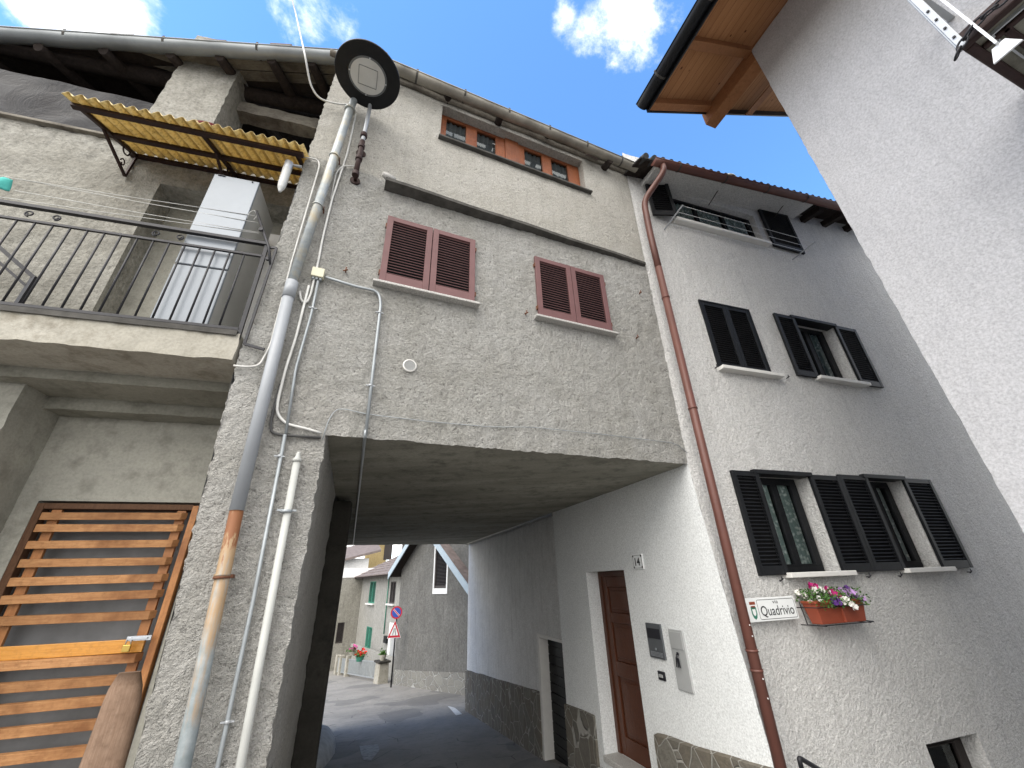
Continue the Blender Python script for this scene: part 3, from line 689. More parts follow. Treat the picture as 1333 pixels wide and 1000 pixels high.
# far gable side + back (closes the volume)
mb=MB(); p=lambda u,o,z:FW.P(u,o,z)
mb.poly([p(8.2,0,-3.4),p(8.2,-8,-3.4),p(8.2,-8,ZW),p(8.2,0,ZW)]); mb.poly([p(8.2,-8,-3.4),FPpt(-.3,10.1,-3.4),FPpt(-.3,10.1,ZW),p(8.2,-8,ZW)]); mb.poly([FPpt(-.3,10.1,ZW-.01),FPpt(0,0,ZW-.01)-FM.n*.3,p(8.2,-.1,ZW-.01),p(8.2,-8,ZW-.01)])
mb.build('rear_wall',M['white'],wh)
mb=MB(); mb.poly([FPpt(-.01,10.1,1.05),FPpt(-.01,.15,1.05),FPpt(-.01,.15,ZW),FPpt(-.01,10.1,ZW)]); mb.build('party_wall',M['rough'],wh)
# passage side: front length (door) proud, rear length
def depth(px,s,fr=FP):
    r=ray(*px); k=(fr.O.dot(fr.d)+s)/r.dot(fr.d); q=r*k; return (q-fr.O).dot(fr.n),q.z
print('door reveal',depth((777.7,747),2.51),depth((806,994),2.51))
DH=(1.51,2.51,-2.06,.08,.24)
mb=MB()
def pw(s,z):
    e=max(0,1-(s+.0)/1.6)
    do=0; du=0
    if s<.001:
        c=ww(0,z); q=FW.P(c[0] if z>1.1 else 0,c[1],z); t=(q-FP.O); du=t.dot(FP.d)-s; do=t.dot(FP.n); return du,do,0
    return 0,max(0,(1.1-z))*.075*math.exp(-s/.5)*.1,0
wall(mb,FP,0,3.52,-3.5,1.125,[DH],.05,.0022,warp=pw)
p=lambda s,o,z:FP.P(s,o,z)
mb.poly([p(3.52,0,-3.5),p(3.52,-.14,-3.5),p(3.52,-.14,1.12),p(3.52,0,1.12)])
mb.build('passage_wall',M['whitesm'],wh)
cz=FP.H(701,829,-.12); ca=FP.H(701,829,-.12)[0]; print('cellar',cz)
HB=(3.40,cz[0],-2.95,cz[1],.2)
mb=MB(); wall(mb,FP,3.35,10.12,-3.7,1.13,[HB],.1,.004,o=-.12)
p=lambda s,o,z:FP.P(s,o,z)
mb.poly([p(10.12,-.12,-3.7),p(10.12,-6,-3.7),p(10.12,-6,1.1),p(10.12,-.12,1.1)]); mb.build('passage_rear_wall',M['whitefar'],wh)
# brown panelled door
mb=MB(); s0,s1,zb,zt=1.51,2.51,-2.06,.08
D=-.22; fwd=.07
mb.box(FP,s0,s0+fwd,D-.05,D+.02,zb,zt); mb.box(FP,s1-fwd,s1,D-.05,D+.02,zb,zt); mb.box(FP,s0+fwd,s1-fwd,D-.05,D+.02,zt-fwd,zt)
df=mb.build('door_frame',M['wooddoor'],wh,bevel=.004)
mb=MB(); a,b=s0+fwd,s1-fwd; st=.12
mb.box(FP,a,a+st,D-.04,D,zb,zt-fwd); mb.box(FP,b-st,b,D-.04,D,zb,zt-fwd)
rails=[(zb,zb+.2),(zb+.85,zb+1.02),(zb+1.48,zb+1.6),(zt-fwd-.14,zt-fwd)]
for c,d in rails: mb.box(FP,a+st,b-st,D-.04,D-.001,c,d)
for (c,d) in zip([r[1] for r in rails],[r[0] for r in rails[1:]]):
    mb.box(FP,a+st,b-st,D-.035,D-.022,c,d); mb.box(FP,a+st+.05,b-st-.05,D-.022,D-.008,c+.05,d-.05)
dr=mb.build('door',M['wooddoor'],wh,bevel=.006)
mb=MB(); q=p(a+.06,D,zb+1.0); mb.disc(q,FP.n,.022,.012,16); mb.tube(fillet([q,q+FP.n*.05,q+FP.n*.05+FP.d*.11],.02),.009,8); mb.build('door_handle',M['brass'],dr)
mb=MB(); mb.box(FP,s0+.003,s1-.003,-.21,.03,zb-.06,zb+.006); mb.box(FP,s0-.12,s1+.10,.0,.30,zb-.32,zb-.14); mb.build('doorstep',M['granite'],wh,bevel=.01)
# cellar door in the rear length
mb=MB(); s0,s1,zb,zt=HB[:4]
mb.box(FP,s1-.05,s1+.045,-.30,-.105,zb,zt+.05); mb.box(FP,s0,s1-.05,-.30,-.105,zt,zt+.05); cf=mb.build('cellar_door_frame',M['sillw'],wh,bevel=.004)
mb=MB(); k=14
for i in range(k):
    zz=zb+(zt-zb)*i/k; mb.box(FP,s0,s1-.05,-.30,-.285+.0,zz+.012,zz+(zt-zb)/k)
mb.box(FP,s0,s1-.05,-.32,-.301,zb,zt); mb.build('cellar_door',M['black'],wh)
# stone plinths
def plinth(s0,s1,za,zb_,o,mat,n=None,th=.035,fr=FP,depthz=-1.3):
    mb=MB(); us_=ticks(s0,s1,.12); 
    def fn(s,t):
        zt=za+(zb_-za)*(s-s0)/(s1-s0)+.012*nz((s,3,1),2.2); g=gz(fr.P(s,0,0))-.2; z=g+(zt-g)*t; q=fr.P(s,o+th,z); return q+fr.n*(.008*nz(q,4)+.006*nz(q,9))
    mb.grid(fn,us_,[i/14 for i in range(15)],0)
    mb.grid(lambda s,t: fn(s,1)-fr.n*(th+.015)*t+Z*.012*t,us_,[0,1],0)
    for s in(s0,s1): mb.grid(lambda t,v: fn(s,v)-fr.n*(th+.015)*t,[0,1],[i/14 for i in range(15)],0)
    return mb.build('stone_plinth',mat,wh)
plinth(-.22,1.30,-1.42,-1.56,.012,M['stone'],th=.05)
plinth(2.66,3.54,-1.69,-1.74,0,M['stone'])
plinth(HB[1]+.05,10.15,-1.83,-2.28,-.12,M['stone'])
# windows
def head(u0,u1,z,h=.05,out=.05,back=.10,mat='black'):
    mb=MB(); mb.box(FW,u0,u1,-back,out,z,z+h); mb.build('window_head',M[mat],wh,bevel=.004)
def blk(S,left=True,z=None,th=.035,ang=0,slats=24):
    u0,u1,za,zb_=S; d=FW.d; 
    return shutter(wh,FW.P(u0,.012,za),d,FW.n,u1-u0,zb_-za,M['black'],slats,th,.055,.06,.09,35)
w2=(L2[1]-L2[0])/2
for i in(0,1): shutter(wh,FW.P(L2[0]+i*(w2+.002),-.02,L2[2]),FW.d,FW.n,w2-.002,L2[3]-L2[2],M['black'],26,.035,.055,.06,.08,35)
mb=MB(); mb.box(FW,L2[0]-.02,L2[0],-.05,.02,L2[2],L2[3]); mb.box(FW,L2[1],L2[1]+.02,-.05,.02,L2[2],L2[3]); mb.box(FW,L2[0]-.02,L2[1]+.02,-.05,.02,L2[3],L2[3]+.02); mb.build('shutter_frame',M['black'],wh)
for Hh,(la,lb) in ((H3,(L3a,L3b)),(H4,(L4a,L4b)),(H5,(L5a,L5b))):
    u0,u1,z0,z1,_=Hh; w=u1-u0
    casement(wh,FW,u0,u1-.05,z0,z1,-.14,M['black'],[(u0+.10,u0+w*.44),(u0+w*.53,u1-.15)],fw=.07,th=.05,curtain_or_reflection=M['lace'])
    head(u0-.06,u1+.03,z1-.005,.05,.055,.1)
    for S in(la,lb): blk((S[0],S[1],Hh[2]-.02,Hh[3]+.02))
    sill(wh,FW,u0-.03,u1+.10,z0,M['sillw'],.05,.10,.2)
sill(wh,FW,L2[0]-.03,L2[1]+.14,L2[2]-.004,M['sillw'],.05,.10,.1)
for px in (Z2(128,415),Z2(515,470)): hook(wh,FW.Q(*px),FW.n,FW.d,M['iron'],.05)
for px in (Z3(278,580),Z3(655,565),Z3(790,562),Z3(1090,545)): hook(wh,FW.Q(*px),FW.n,FW.d,M['iron'],.05)
# attic window
u0,u1,z0,z1,D=H1; w=u1-u0
casement(wh,FW,u0,u1,z0,z1,-.10,M['black'],[(u0+.05+i*(w-.1)/3+.02,u0+.05+(i+1)*(w-.1)/3-.02) for i in range(3)],fw=.04,th=.04,curtain_or_reflection=M['lace'])
sill(wh,FW,u0-.03,u1+.03,z0,M['sillw'],.05,.10,.3)
A1=FW.rect(.05,Z8(62,148),Z8(132,152),Z8(172,325),Z8(88,318)); A2=FW.rect(.05,Z8(525,285),Z8(640,312),Z8(705,458),Z8(590,448)); print('A1',A1,'A2',A2)
shutter(wh,FW.P(A1[0],.03,A1[2]),(FW.d+FW.n*.25),FW.n-FW.d*.25,A1[1]-A1[0],A1[3]-A1[2],M['black'],18,.035,.05,.06,.10,35)
shutter(wh,FW.P(A2[0],.02,A2[2]),FW.d,FW.n,A2[1]-A2[0],A2[3]-A2[2],M['black'],18,.04,.055,.06,.10,10)
# cellar window
u0,u1,z0,z1,_=HC
casement(wh,FW,u0,u1,z0,z1,-.17,M['brownshut'],[(u0+.12,u1-.12)],fw=.09,th=.04)
# eaves: sloping white slab, gutter, tiles
GA=FW.Q(846,214,.40); GB=FW.Q(1088,272,.40); print('W gutter',GA.z,GB.z)
zg=(GA.z*.5+GB.z*.5); ua=(GA-FW.O).dot(FW.d)+.02; 
ga=FW.P(ua,.46,GA.z); gb=FW.P(5.0,.46,GA.z+(GB.z-GA.z)*1.1)
gutter(wh,ga,gb,.068,M['brownpipe'],FW.n,5)
zg=ga.z; slo=(gb.z-ga.z)/(5.0-ua)
def ep(u,o,dz=0): return FW.P(u,o,zg+slo*(u-ua)+(.40-o)*.16+dz)
ue=FW.H(*Z8(742,272),o=.38)[0]; print('eave slab end',ue)
mb=MB(); a,b=ua+.10,ue
mb.hexa([ep(a,.40,-.03),ep(b,.40,-.03),ep(b,-.02,-.03),ep(a,-.02,-.03),ep(a,.40,.06),ep(b,.40,.06),ep(b,-.02,.06),ep(a,-.02,.06)]); mb.build('eaves_slab',M['white'],wh,bevel=.01)
mb=MB(); a,b=ua-.2,8.4
mb.hexa([ep(a,.40,.075),ep(b,.40,.075),ep(b,-4,1.0),ep(a,-4,1.0),ep(a,.40,.10),ep(b,.40,.10),ep(b,-4,1.03),ep(a,-4,1.03)]); rf=mb.build('roof',M['darkwood'],wh)
mb=MB(); k=int((b-a)/.16)
for i in range(k):
    u=a+(i+.5)*.16; mb.tube([ep(u,.47,.09),ep(u,.10,.215),ep(u,-4,1.10)],[.05,.05,.05],10)
    mb.hexa([ep(u-.08,.44,.07),ep(u+.08,.44,.07),ep(u+.08,-4,1.03),ep(u-.08,-4,1.03),ep(u-.08,.44,.095),ep(u+.08,.44,.095),ep(u+.08,-4,1.07),ep(u-.08,-4,1.07)])
mb.build('roof_tiles',M['darktile'],rf)
for u in (ue+.25,ue+.85,ue+1.5,ue+2.2):
    mb=MB(); mb.bar(ep(u,.36,-.03),ep(u,-.2,.0),.10,.12); mb.build('rafter',M['darkwood'],wh)
mb=MB(); q=ep(ua+1.72,.36,.19); 
mb.tube([q+FW.d*math.cos(t)*.12+Z*(.02+.012*math.sin(t))+FW.n*math.sin(t)*.06 for t in [i*math.pi/8 for i in range(16)]],.022,8,closed=True); mb.build('snow_hook',M['cream'],rf)
for u in (ua+.25,ua+1.5,ua+3.05):
    mb=MB(); mb.tube([ep(u,.42,.05),ep(u,.18,-.05),ep(u-.02,.0,-.16)],.008,6); mb.build('gutter_strap',M['ledge'],wh)
# brown downpipe
B1=FW.Q(846,303,.12); B2=FW.Q(1017,1000,.20); B3=B2+(B2-B1)*.35; B3.z=gz(B3)-.02
t0=FW.P((ga-FW.O).dot(FW.d)+.16,.46,ga.z-.05)
mb=MB(); mid=FW.Q(838,262,.16)
mb.tube(fillet([t0+Z*.02,t0-Z*.13,mid,B1,B1.lerp(B3,.1)],.14,6),.047,14); mb.tube([B1.lerp(B3,.1),B3],.047,14)
for px in ((864,386),(905,532),(984,843),(990,868)):
    k=(px[1]-303)/(1000-303); 
    # fraction along by projecting height
    q=FW.Q(px[0],px[1],.15); t=(B1.z-q.z)/(B1.z-B3.z); c=B1.lerp(B3,t); mb.tube([c,c-Z*.02],.053,14)
bp=mb.build('downpipe',M['brownpipe'],wh)
for px in ((976,812),(979,826),(992,880),(995,905)):
    mb=MB(); q=FW.Q(px[0],px[1],.16); t=(B1.z-q.z)/(B1.z-B3.z); c=B1.lerp(B3,t); mb.disc(c+FW.n*.045,FW.n,.006,.004,8); mb.build('rivet',M['whitepaint'],bp)
# ================================================================== THINGS ON THE WHITE HOUSE
def Z6(a,b): return (660+a/2.6325,620+b/2.6325)
def panel(fr,pts,o,th,mat,name,parent,bev=.004):
    u0,u1,z0,z1=fr.rect(o,*pts); 
    if u0>u1:u0,u1=u1,u0
    mb=MB(); mb.box(fr,u0,u1,o-th,o,z0,z1); mb.build(name,M[mat],parent,bevel=bev); return u0,u1,z0,z1
# house number tile
r_=FP.rect(.02,Z6(428,268),Z6(462,266),Z6(466,318),Z6(433,320)); 
t=thing('house_number','small white enamel tile with black number 14 beside the brown door','number sign',FP.P((r_[0]+r_[1])/2,.0,r_[2]))
u0,u1,z0,z1=panel(FP,(Z6(428,268),Z6(462,266),Z6(466,318),Z6(433,320)),.02,.02,'signwhite','plate',t); um=(u0+u1)/2; zm=(z0+z1)/2
mb=MB(); 
for a,b,c,d in ((u0+.012,u1-.012,z0+.012,z0+.016),(u0+.012,u1-.012,z1-.016,z1-.012),(u0+.012,u0+.016,z0+.016,z1-.016),(u1-.016,u1-.012,z0+.016,z1-.016)): mb.box(FP,a,b,.0195,.0215,c,d)
for a in(u0+.02,u1-.02):
    for b in(z0+.022,z1-.022): mb.disc(FP.P(a,.0195,b),FP.n,.013,.002,10)
mb.build('border',M['signblack'],t)
text_obj('digits','14',FP.P(um,.0212,zm),-FP.d,Z,(z1-z0)*.52,M['signblack'],t,.03,(u1-u0)*.5)
# intercom
q=(Z6(473,504),Z6(523,505),Z6(541,628),Z6(491,622)); r_=FP.rect(.025,*q)
t=thing('intercom','dark grey intercom panel between the brown door and the pale metal panel','intercom',FP.P((r_[0]+r_[1])/2,0,r_[2]))
u0,u1,z0,z1=panel(FP,q,.025,.025,'boxgrey','housing',t)
mb=MB(); mb.box(FP,u0+.02,u1-.02,.025,.029,z1-.15*(1),z1-.05); mb.build('glass_panel',M['signblack'],t,bevel=.002)
mb=MB()
for k in range(4): mb.box(FP,u0+.03,u1-.03,.0255,.029,z0+.02+k*.012,z0+.026+k*.012)
mb.disc(FP.P((u0+u1)/2,.025,z0+.09),FP.n,.012,.006,14); mb.build('grille_and_button',M['zinc'],t)
# mailbox / meter panel with key
q=(Z6(550,524),Z6(598,528),Z6(637,742),Z6(588,734)); r_=FP.rect(.03,*q)
t=thing('letter_box','tall pale grey metal letter box panel with a bunch of keys in its lock','letter box',FP.P((r_[0]+r_[1])/2,0,r_[2]))
u0,u1,z0,z1=panel(FP,q,.028,.028,'panelgrey','housing',t)
mb=MB(); h_=z1-z0; mb.box(FP,u0+.015,u1-.02,.028,.036,z1-h_*.33,z1-.02); mb.build('door_flap',M['panelgrey'],t,bevel=.004)
mb=MB(); c=FP.P((u0+u1)/2,.036,z1-h_*.40); mb.disc(c,FP.n,.014,.012,14); mb.tube([c+FP.n*.02,c+FP.n*.03-Z*.03,c+FP.n*.02-Z*.06],.006,6)
for a_ in(-.012,.0,.014): mb.bar(c+FP.n*.022-Z*.035+FP.d*a_,c+FP.n*.024-Z*.12+FP.d*a_*2,.014,.004,up=FP.n)
mb.tube([c+FP.n*.022-Z*.045+FP.d*.022*math.cos(k*math.pi/6)+Z*.022*math.sin(k*math.pi/6) for k in range(12)],.003,5,closed=True)
mb.build('keys',M['signblack'],t)
# bell button
q=(Z6(514,667),Z6(538,670),Z6(543,703),Z6(519,699)); r_=FP.rect(.02,*q)
t=thing('doorbell','small black doorbell switch below the dark intercom panel','doorbell',FP.P((r_[0]+r_[1])/2,0,r_[2]))
u0,u1,z0,z1=panel(FP,q,.018,.018,'signblack','plate',t,.008)
mb=MB(); mb.box(FP,u0+.03,u1-.025,.018,.026,z0+.028,z1-.028); mb.build('button',M['panelgrey'],t,bevel=.002)
# street sign
c0=FW.Q(975.8,778.7,.12); 
def Z4(a,b): return (960+a/6.665,740+b/6.665)
so_=.10
tr=FW.H(*Z4(490,238),so_); br=FW.H(*Z4(535,438),so_); bl=FW.H(*Z4(160,480),so_)
u1=(tr[0]+br[0])/2; z1=tr[1]; z0=br[1]; ubx=FW.H(*Z4(180,360),so_)[0]; u0=ubx-.13; print('sign',u0,u1,z0,z1,bl)
z0=(br[1]); 
t=thing('street_sign','white enamel street sign reading via Quadrivio on the rough white wall','street sign',FW.P((u0+u1)/2,so_-.02,z0))
tilt=0.0
mb=MB(); mb.box(FW,u0,u1,so_-.012,so_,z0,z1); mb.build('plate',M['signwhite'],t,bevel=.004)
for a in(u0+.05,u1-.07):
    mb=MB(); mb.box(FW,a,a+.02,so_-.20,so_-.012,z0+.06,z0+.08); mb.build('standoff',M['zinc'],t)
def rrect(mb,a,b,c,d,r,w,o):
    pts=[]
    for cx,cz,s in((b-r,d-r,0),(a+r,d-r,90),(a+r,c+r,180),(b-r,c+r,270)):
        for k in range(7): g=R(s+k*15); pts.append((cx+r*math.cos(g),cz+r*math.sin(g),math.cos(g),math.sin(g)))
    n=len(pts)
    for i in range(n):
        p_,q_=pts[i],pts[(i+1)%n]; mb.poly([FW.P(p_[0],o,p_[1]),FW.P(q_[0],o,q_[1]),FW.P(q_[0]-q_[2]*w,o,q_[1]-q_[3]*w),FW.P(p_[0]-p_[2]*w,o,p_[1]-p_[3]*w)])
mb=MB(); rrect(mb,ubx,u1-.016,z0+.016,z1-.016,.02,.004,so_+.0015); mb.build('border',M['signblack'],t)
uc=(ubx+u1-.016)/2; WW=u1-.016-ubx; H_=z1-z0
text_obj('small_word','via',FW.P(uc-.005,so_+.001,z1-.20*H_),FW.d,Z,.030,M['signblack'],t,.0,.07)
text_obj('large_word','Quadrivio',FW.P(uc,so_+.001,z0+.40*H_),FW.d,Z,.098,M['signblack'],t,.004,WW*.88)
mb=MB(); ux=u0+.075
mb.box(FW,ux-.035,ux+.035,so_,so_+.0015,z1-.055,z1-.03); mb.box(FW,ux-.025,ux+.025,so_,so_+.0015,z1-.085,z1-.065); mb.build('crest_crown',M['terracotta'],t)
mb=MB(); sh=[(-.032,.05),(.032,.05),(.032,-.01),(.02,-.04),(0,-.055),(-.02,-.04),(-.032,-.01)]
mb.poly([FW.P(ux+a,so_+.0015,z0+.075+b) for a,b in sh]); mb.build('crest_shield',M['green'],t)
mb=MB(); mb.poly([FW.P(ux+a*.6,so_+.002,z0+.08+b*.55) for a,b in sh]); mb.build('crest_centre',M['signwhite'],t)
# flower box
u0,z1=FW.H(*Z4(672,292),.2); u1=FW.H(*Z4(1110,330),.2)[0]; z0=FW.H(*Z4(900,470),.14)[1]; u0-=.0; print('box',u0,u1,z0,z1)
t=thing('flower_box','terracotta flower trough of white, magenta and lilac petunias hanging on the white wall','flower box',FW.P((u0+u1)/2,.12,z0))
mb=MB(); P=FW.P
def trough(mb,a,b,zt,zb_,oi,oo,ins):
    mb.hexa([P(a+ins,oi+.02,zb_),P(b-ins,oi+.02,zb_),P(b-ins,oo-.02,zb_),P(a+ins,oo-.02,zb_),P(a,oi,zt),P(b,oi,zt),P(b,oo,zt),P(a,oo,zt)])
trough(mb,u0,u1,z1-.02,z0,.05,.20,.03); mb.box(FW,u0-.008,u1+.008,.042,.208,z1-.02,z1+.004)
mb.box(FW,(u0+u1)/2-.008,(u0+u1)/2+.008,.17,.206,z0+.005,z1-.02)
mb.build('planter',M['terracotta'],t,bevel=.006)
mb=MB(); 
for zz in(z1-.05,z0-.004): mb.tube(fillet([P(u0-.07,.03,zz),P(u0-.02,.22,zz),P(u1+.02,.22,zz),P(u1+.07,.03,zz)],.02,3),.005,6)
for uu in(u0+.03,u1-.03): mb.tube([P(uu,.0,z1),P(uu,.02,z0-.01),P(uu,.22,z0-.01)],.005,6)
mb.build('hanger',M['iron'],t)
random.seed(3)
mb=MB()
for i in range(900):
    u=random.uniform(u0-.03,u1+.02); o=random.uniform(.02,.27); h=random.uniform(0,.13)*(1-((o-.13)/.2)**2); z=z1+h-.01-(.06 if o>.21 else 0)*random.random()
    c=P(u,o,z); a=Vector([random.gauss(0,1) for _ in range(3)]).normalized()*random.uniform(.010,.020); b=a.cross(Vector([random.gauss(0,1) for _ in range(3)])).normalized()*random.uniform(.006,.011)
    mb.poly([c-a,c+b*1,c+a,c-b])
mb.build('foliage',M['leaf'],t)
def flower(mb,c,n,r,m=0):
    n=n.normalized(); x=n.cross(Z)
    if x.length<.1:x=Vector((1,0,0))
    x.normalize();y=n.cross(x); k=10; ce=mb.V(c-n*r*.35); ph=random.random()*6
    rim=[mb.V(c+(x*math.cos(ph+2*math.pi*i/k)+y*math.sin(ph+2*math.pi*i/k))*r*(1 if i%2 else .86)+n*(.004 if i%2 else -.004)) for i in range(k)]
    for i in range(k): mb.F((ce,rim[i],rim[(i+1)%k]),m)
groups={'petw':[(.02,.10,-.01),(.06,.05,.06),(.14,.12,.09),(.02,.02,.10),(.30,.05,.12),(.34,.10,.09),(.42,.20,.02),(.47,.22,.0),(.52,.20,.02),(.56,.22,.01),(.60,.21,-.01),(.64,.22,-.02),(.66,.23,-.05),(.38,.15,.10),(.61,.235,-.06),(.24,.12,.12),(.10,.17,.03)],
'petm':[(.28,.08,.13),(.24,.04,.13),(.46,.10,.09),(.50,.12,.07),(.54,.10,.08),(.58,.14,.06),(.60,.10,.08),(.49,.16,.06)],'petl':[(.70,.12,.08),(.74,.10,.08),(.78,.14,.07),(.82,.12,.08),(.86,.15,.06),(.90,.12,.06),(.88,.18,.03),(.93,.16,.02),(.80,.18,.05),(.92,.2,-.01),(.72,.17,.06)],'petv':[(.31,.21,.0),(.34,.22,-.01),(.37,.20,.01),(.84,.10,.09),(.33,.2,.02)]}
L_=u1-u0
for k_,ls in groups.items():
    for a,o,h in ls:
        for rep in range(2):
            mb=MB()
            n=FW.n*random.uniform(.5,1)+Z*random.uniform(-.1,.7)+FW.d*random.uniform(-.5,.5)
            flower(mb,P(u0+a*L_+random.uniform(-.012,.012)*(1+rep),o+.03+random.uniform(-.01,.01)+.01*rep,z1+h+random.uniform(-.012,.012)*(1+rep)),n,random.uniform(.026,.034))
            mb.build('flower',M[k_],t)
# clothes airer under the attic window
zz=FW.Q(*Z8(140,372),0).z; a0=FW.Q(*Z8(140,372),0); a1=hz(889,267,zz); b0=FW.Q(*Z8(660,495),0); zz2=b0.z; b1=hz(1061,315,zz2)
t=thing('clothes_airer','white folding clothes airer on two wall arms below the attic window','clothes airer',a0)
for p_,q_ in ((a0,a1),(b0,b1)):
    mb=MB(); mb.bar(p_,q_,.02,.01); mb.build('arm',M['galv'],t)
for k in range(4):
    mb=MB(); f_=.25+.24*k; mb.tube([a0.lerp(a1,f_),b0.lerp(b1,f_)],.0028,6); mb.build('rail',M['whitemetal'],t)
# black handrail at the foot of the white house
e0=FW.Q(1040,987,.25); 
t=thing('handrail','black tubular handrail end near the foot of the white wall','handrail',Vector((e0.x,e0.y,gz(e0))))
e1=FW.Q(1095,1018,.25); e2=e1+(e1-e0)*4
mb=MB(); mb.tube(fillet([e0-Z*.06+FW.n*-.0,e0+Z*.005,e0+(e2-e0)*.1,e2],.025),.018,10); mb.build('rail',M['iron'],t)
for k in(.5,.95): 
    mb=MB(); q=e0.lerp(e2,k); mb.tube([q,Vector((q.x,q.y,gz(q)-.01))],.014,8); mb.build('post',M['iron'],t)
# ================================================================== LEFT HOUSE with balcony
lh=thing('balcony_house','old plastered house with an iron-railed balcony, yellow canopy and open loft','house',FL.P(-1.5,-1,gz(FL.P(-1.5,-1,0))))
P=FL.P
BW=-.62
# lower storey recess
ldoor=[FL.H(50,657,-1.0),FL.H(252,662,-1.0),FL.H(0,757,-1.0)]
gu0=ldoor[0][0]+.02; gu1=ldoor[1][0]+.05; gzt=(ldoor[0][1]+ldoor[1][1])/2+.02; print('gate',gu0,gu1,gzt)
GZB=-2.3
mb=MB(); wall(mb,FL,-3.4,.25,-2.6,1.60,[(gu0-.03,gu1+.02,GZB,gzt+.02,.12)],.06,.008,o=-1.0); mb.build('recess_wall',M['recess'],lh)
pu=FL.H(36,496,-.56)[0]; print('left pier u',pu)
mb=MB(); 
def grid_box(mb,fr,u0,u1,o0,o1,z0,z1,amp=.012,st=.08):
    def j(p): return p+Vector((nz(p,9),nz(p+Vector((7,0,0)),9),nz(p+Vector((0,7,0)),9)))*amp
    mb.grid(lambda u,z:j(fr.P(u,o1,z)),ticks(u0,u1,st),ticks(z0,z1,st)); mb.grid(lambda o,z:j(fr.P(u1,o,z)),ticks(o0,o1,st),ticks(z0,z1,st)); mb.grid(lambda o,z:j(fr.P(u0,o,z)),ticks(o0,o1,st),ticks(z0,z1,st))
    mb.grid(lambda u,o:j(fr.P(u,o,z0)),ticks(u0,u1,st),ticks(o0,o1,st)); mb.grid(lambda u,o:j(fr.P(u,o,z1)),ticks(u0,u1,st),ticks(o0,o1,st))
grid_box(mb,FL,-3.9,pu,-1.03,-.56,-2.6,1.56); mb.build('side_pier',M['recess'],lh)
# balcony slab
mb=MB(); 
def slabz(u): return 1.585
grid_box(mb,FL,-4.6,-.0,-1.0,.02,1.585,1.83,.012,.05); mb.build('balcony_slab',M['slab'],lh)
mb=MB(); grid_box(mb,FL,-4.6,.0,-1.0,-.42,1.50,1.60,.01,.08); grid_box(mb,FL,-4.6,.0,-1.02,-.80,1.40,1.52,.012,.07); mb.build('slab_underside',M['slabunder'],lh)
mb=MB(); mb.box(FL,-4.6,-.02,-.10,.035,1.832,1.845); mb.box(FL,-4.6,-.02,.030,.036,1.80,1.832); mb.build('slab_edging',M['ledge'],lh)
# upper wall with doorway, loft opening above
dw=[FL.H(213,238,BW),FL.H(120,400,BW)]
D0=FL.H(205,246,BW)[0]; DT=FL.H(213,240,BW)[1]; SL=(FL.H(0,150,BW)[1]+FL.H(122,175,BW)[1])/2-.03; print('doorway',D0,DT,'sill',SL)
DR=.25
mb=MB(); wall(mb,FL,-5.6,.3,1.55,SL,[(D0,DR,1.84,DT,.28)],.06,.014,o=BW,dep=.3); mb.build('upper_wall',M['oldwall'],lh)
mb=MB(); mb.poly([P(D0,BW-.28,1.84),P(DR,BW-.28,1.84),P(DR,BW-.28,DT),P(D0,BW-.28,DT)]); mb.box(FL,DR-.42,DR-.02,BW-.27,BW-.22,1.9,DT-.28); mb.build('doorway_back',M['recess'],lh)
mb=MB(); k=FL.H(235,330,BW-.2)[0]; mb.box(FL,DR-.72,DR-.0,BW-.26,BW-.20,1.84,DT-.26); mb.build('white_door',M['whitepaint'],lh)
mb=MB(); mb.box(FL,-5.6,.5,BW-.10,BW+.05,SL,SL+.035); mb.build('loft_sill',M['greywood'],lh,bevel=.006)
# loft: dark interior
mb=MB(); zt=6.15
mb.poly([P(-5.6,-3.4,SL),P(.3,-3.4,SL),P(.3,-3.4,zt+.85),P(-5.6,-3.4,zt+.85)]); mb.poly([P(-5.6,BW,SL-.01),P(.3,BW,SL-.01),P(.3,-3.4,SL-.01),P(-5.6,-3.4,SL-.01)]); mb.poly([P(-5.6,BW,SL),P(-5.6,-3.4,SL),P(-5.6,-3.4,zt),P(-5.6,BW,zt)])
mb.build('loft_interior',M['darkwood'],lh)
mb=MB(); fz=FL.H(0,97,BW+.03)[1]; f2=FL.H(200,128,BW+.03)[1]; pu1=FL.H(190,150,BW)[0]
mb.grid(lambda u,z:P(u,BW+.03+.02*nz((u,z,0),2.5)+.008*nz((u,z,5),8),z+ (0 if z<SL+.2 else .03*nz((u,0,9),2))),ticks(-5.6,pu1+.1,.08),ticks(SL+.03,(fz+f2)/2,.08)); mb.build('plastic_sheet',M['film'],lh)
# pillar
a=FL.H(190,152,BW+.05)[0]; b=FL.H(283,150,BW+.05)[0]; print('pillar',a,b)
mb=MB(); grid_box(mb,FL,a,b,BW-.42,BW+.05,SL-.05,6.75,.016,.06); mb.build('loft_pillar',M['oldwall'],lh)
# right lintel timber between pillar and grey house
zb_=FL.H(330,148,BW-.2)[1]; mb=MB(); grid_box(mb,FL,b-.05,.5,BW-.38,BW-.2,zb_,zb_+.20,.02,.07); mb.build('old_beam',M['greywood'],lh)
mb=MB(); mb.box(FL,b,.3,BW-.08,BW+.04,SL+.03,SL+.12); mb.build('flashing',M['ledge'],lh)
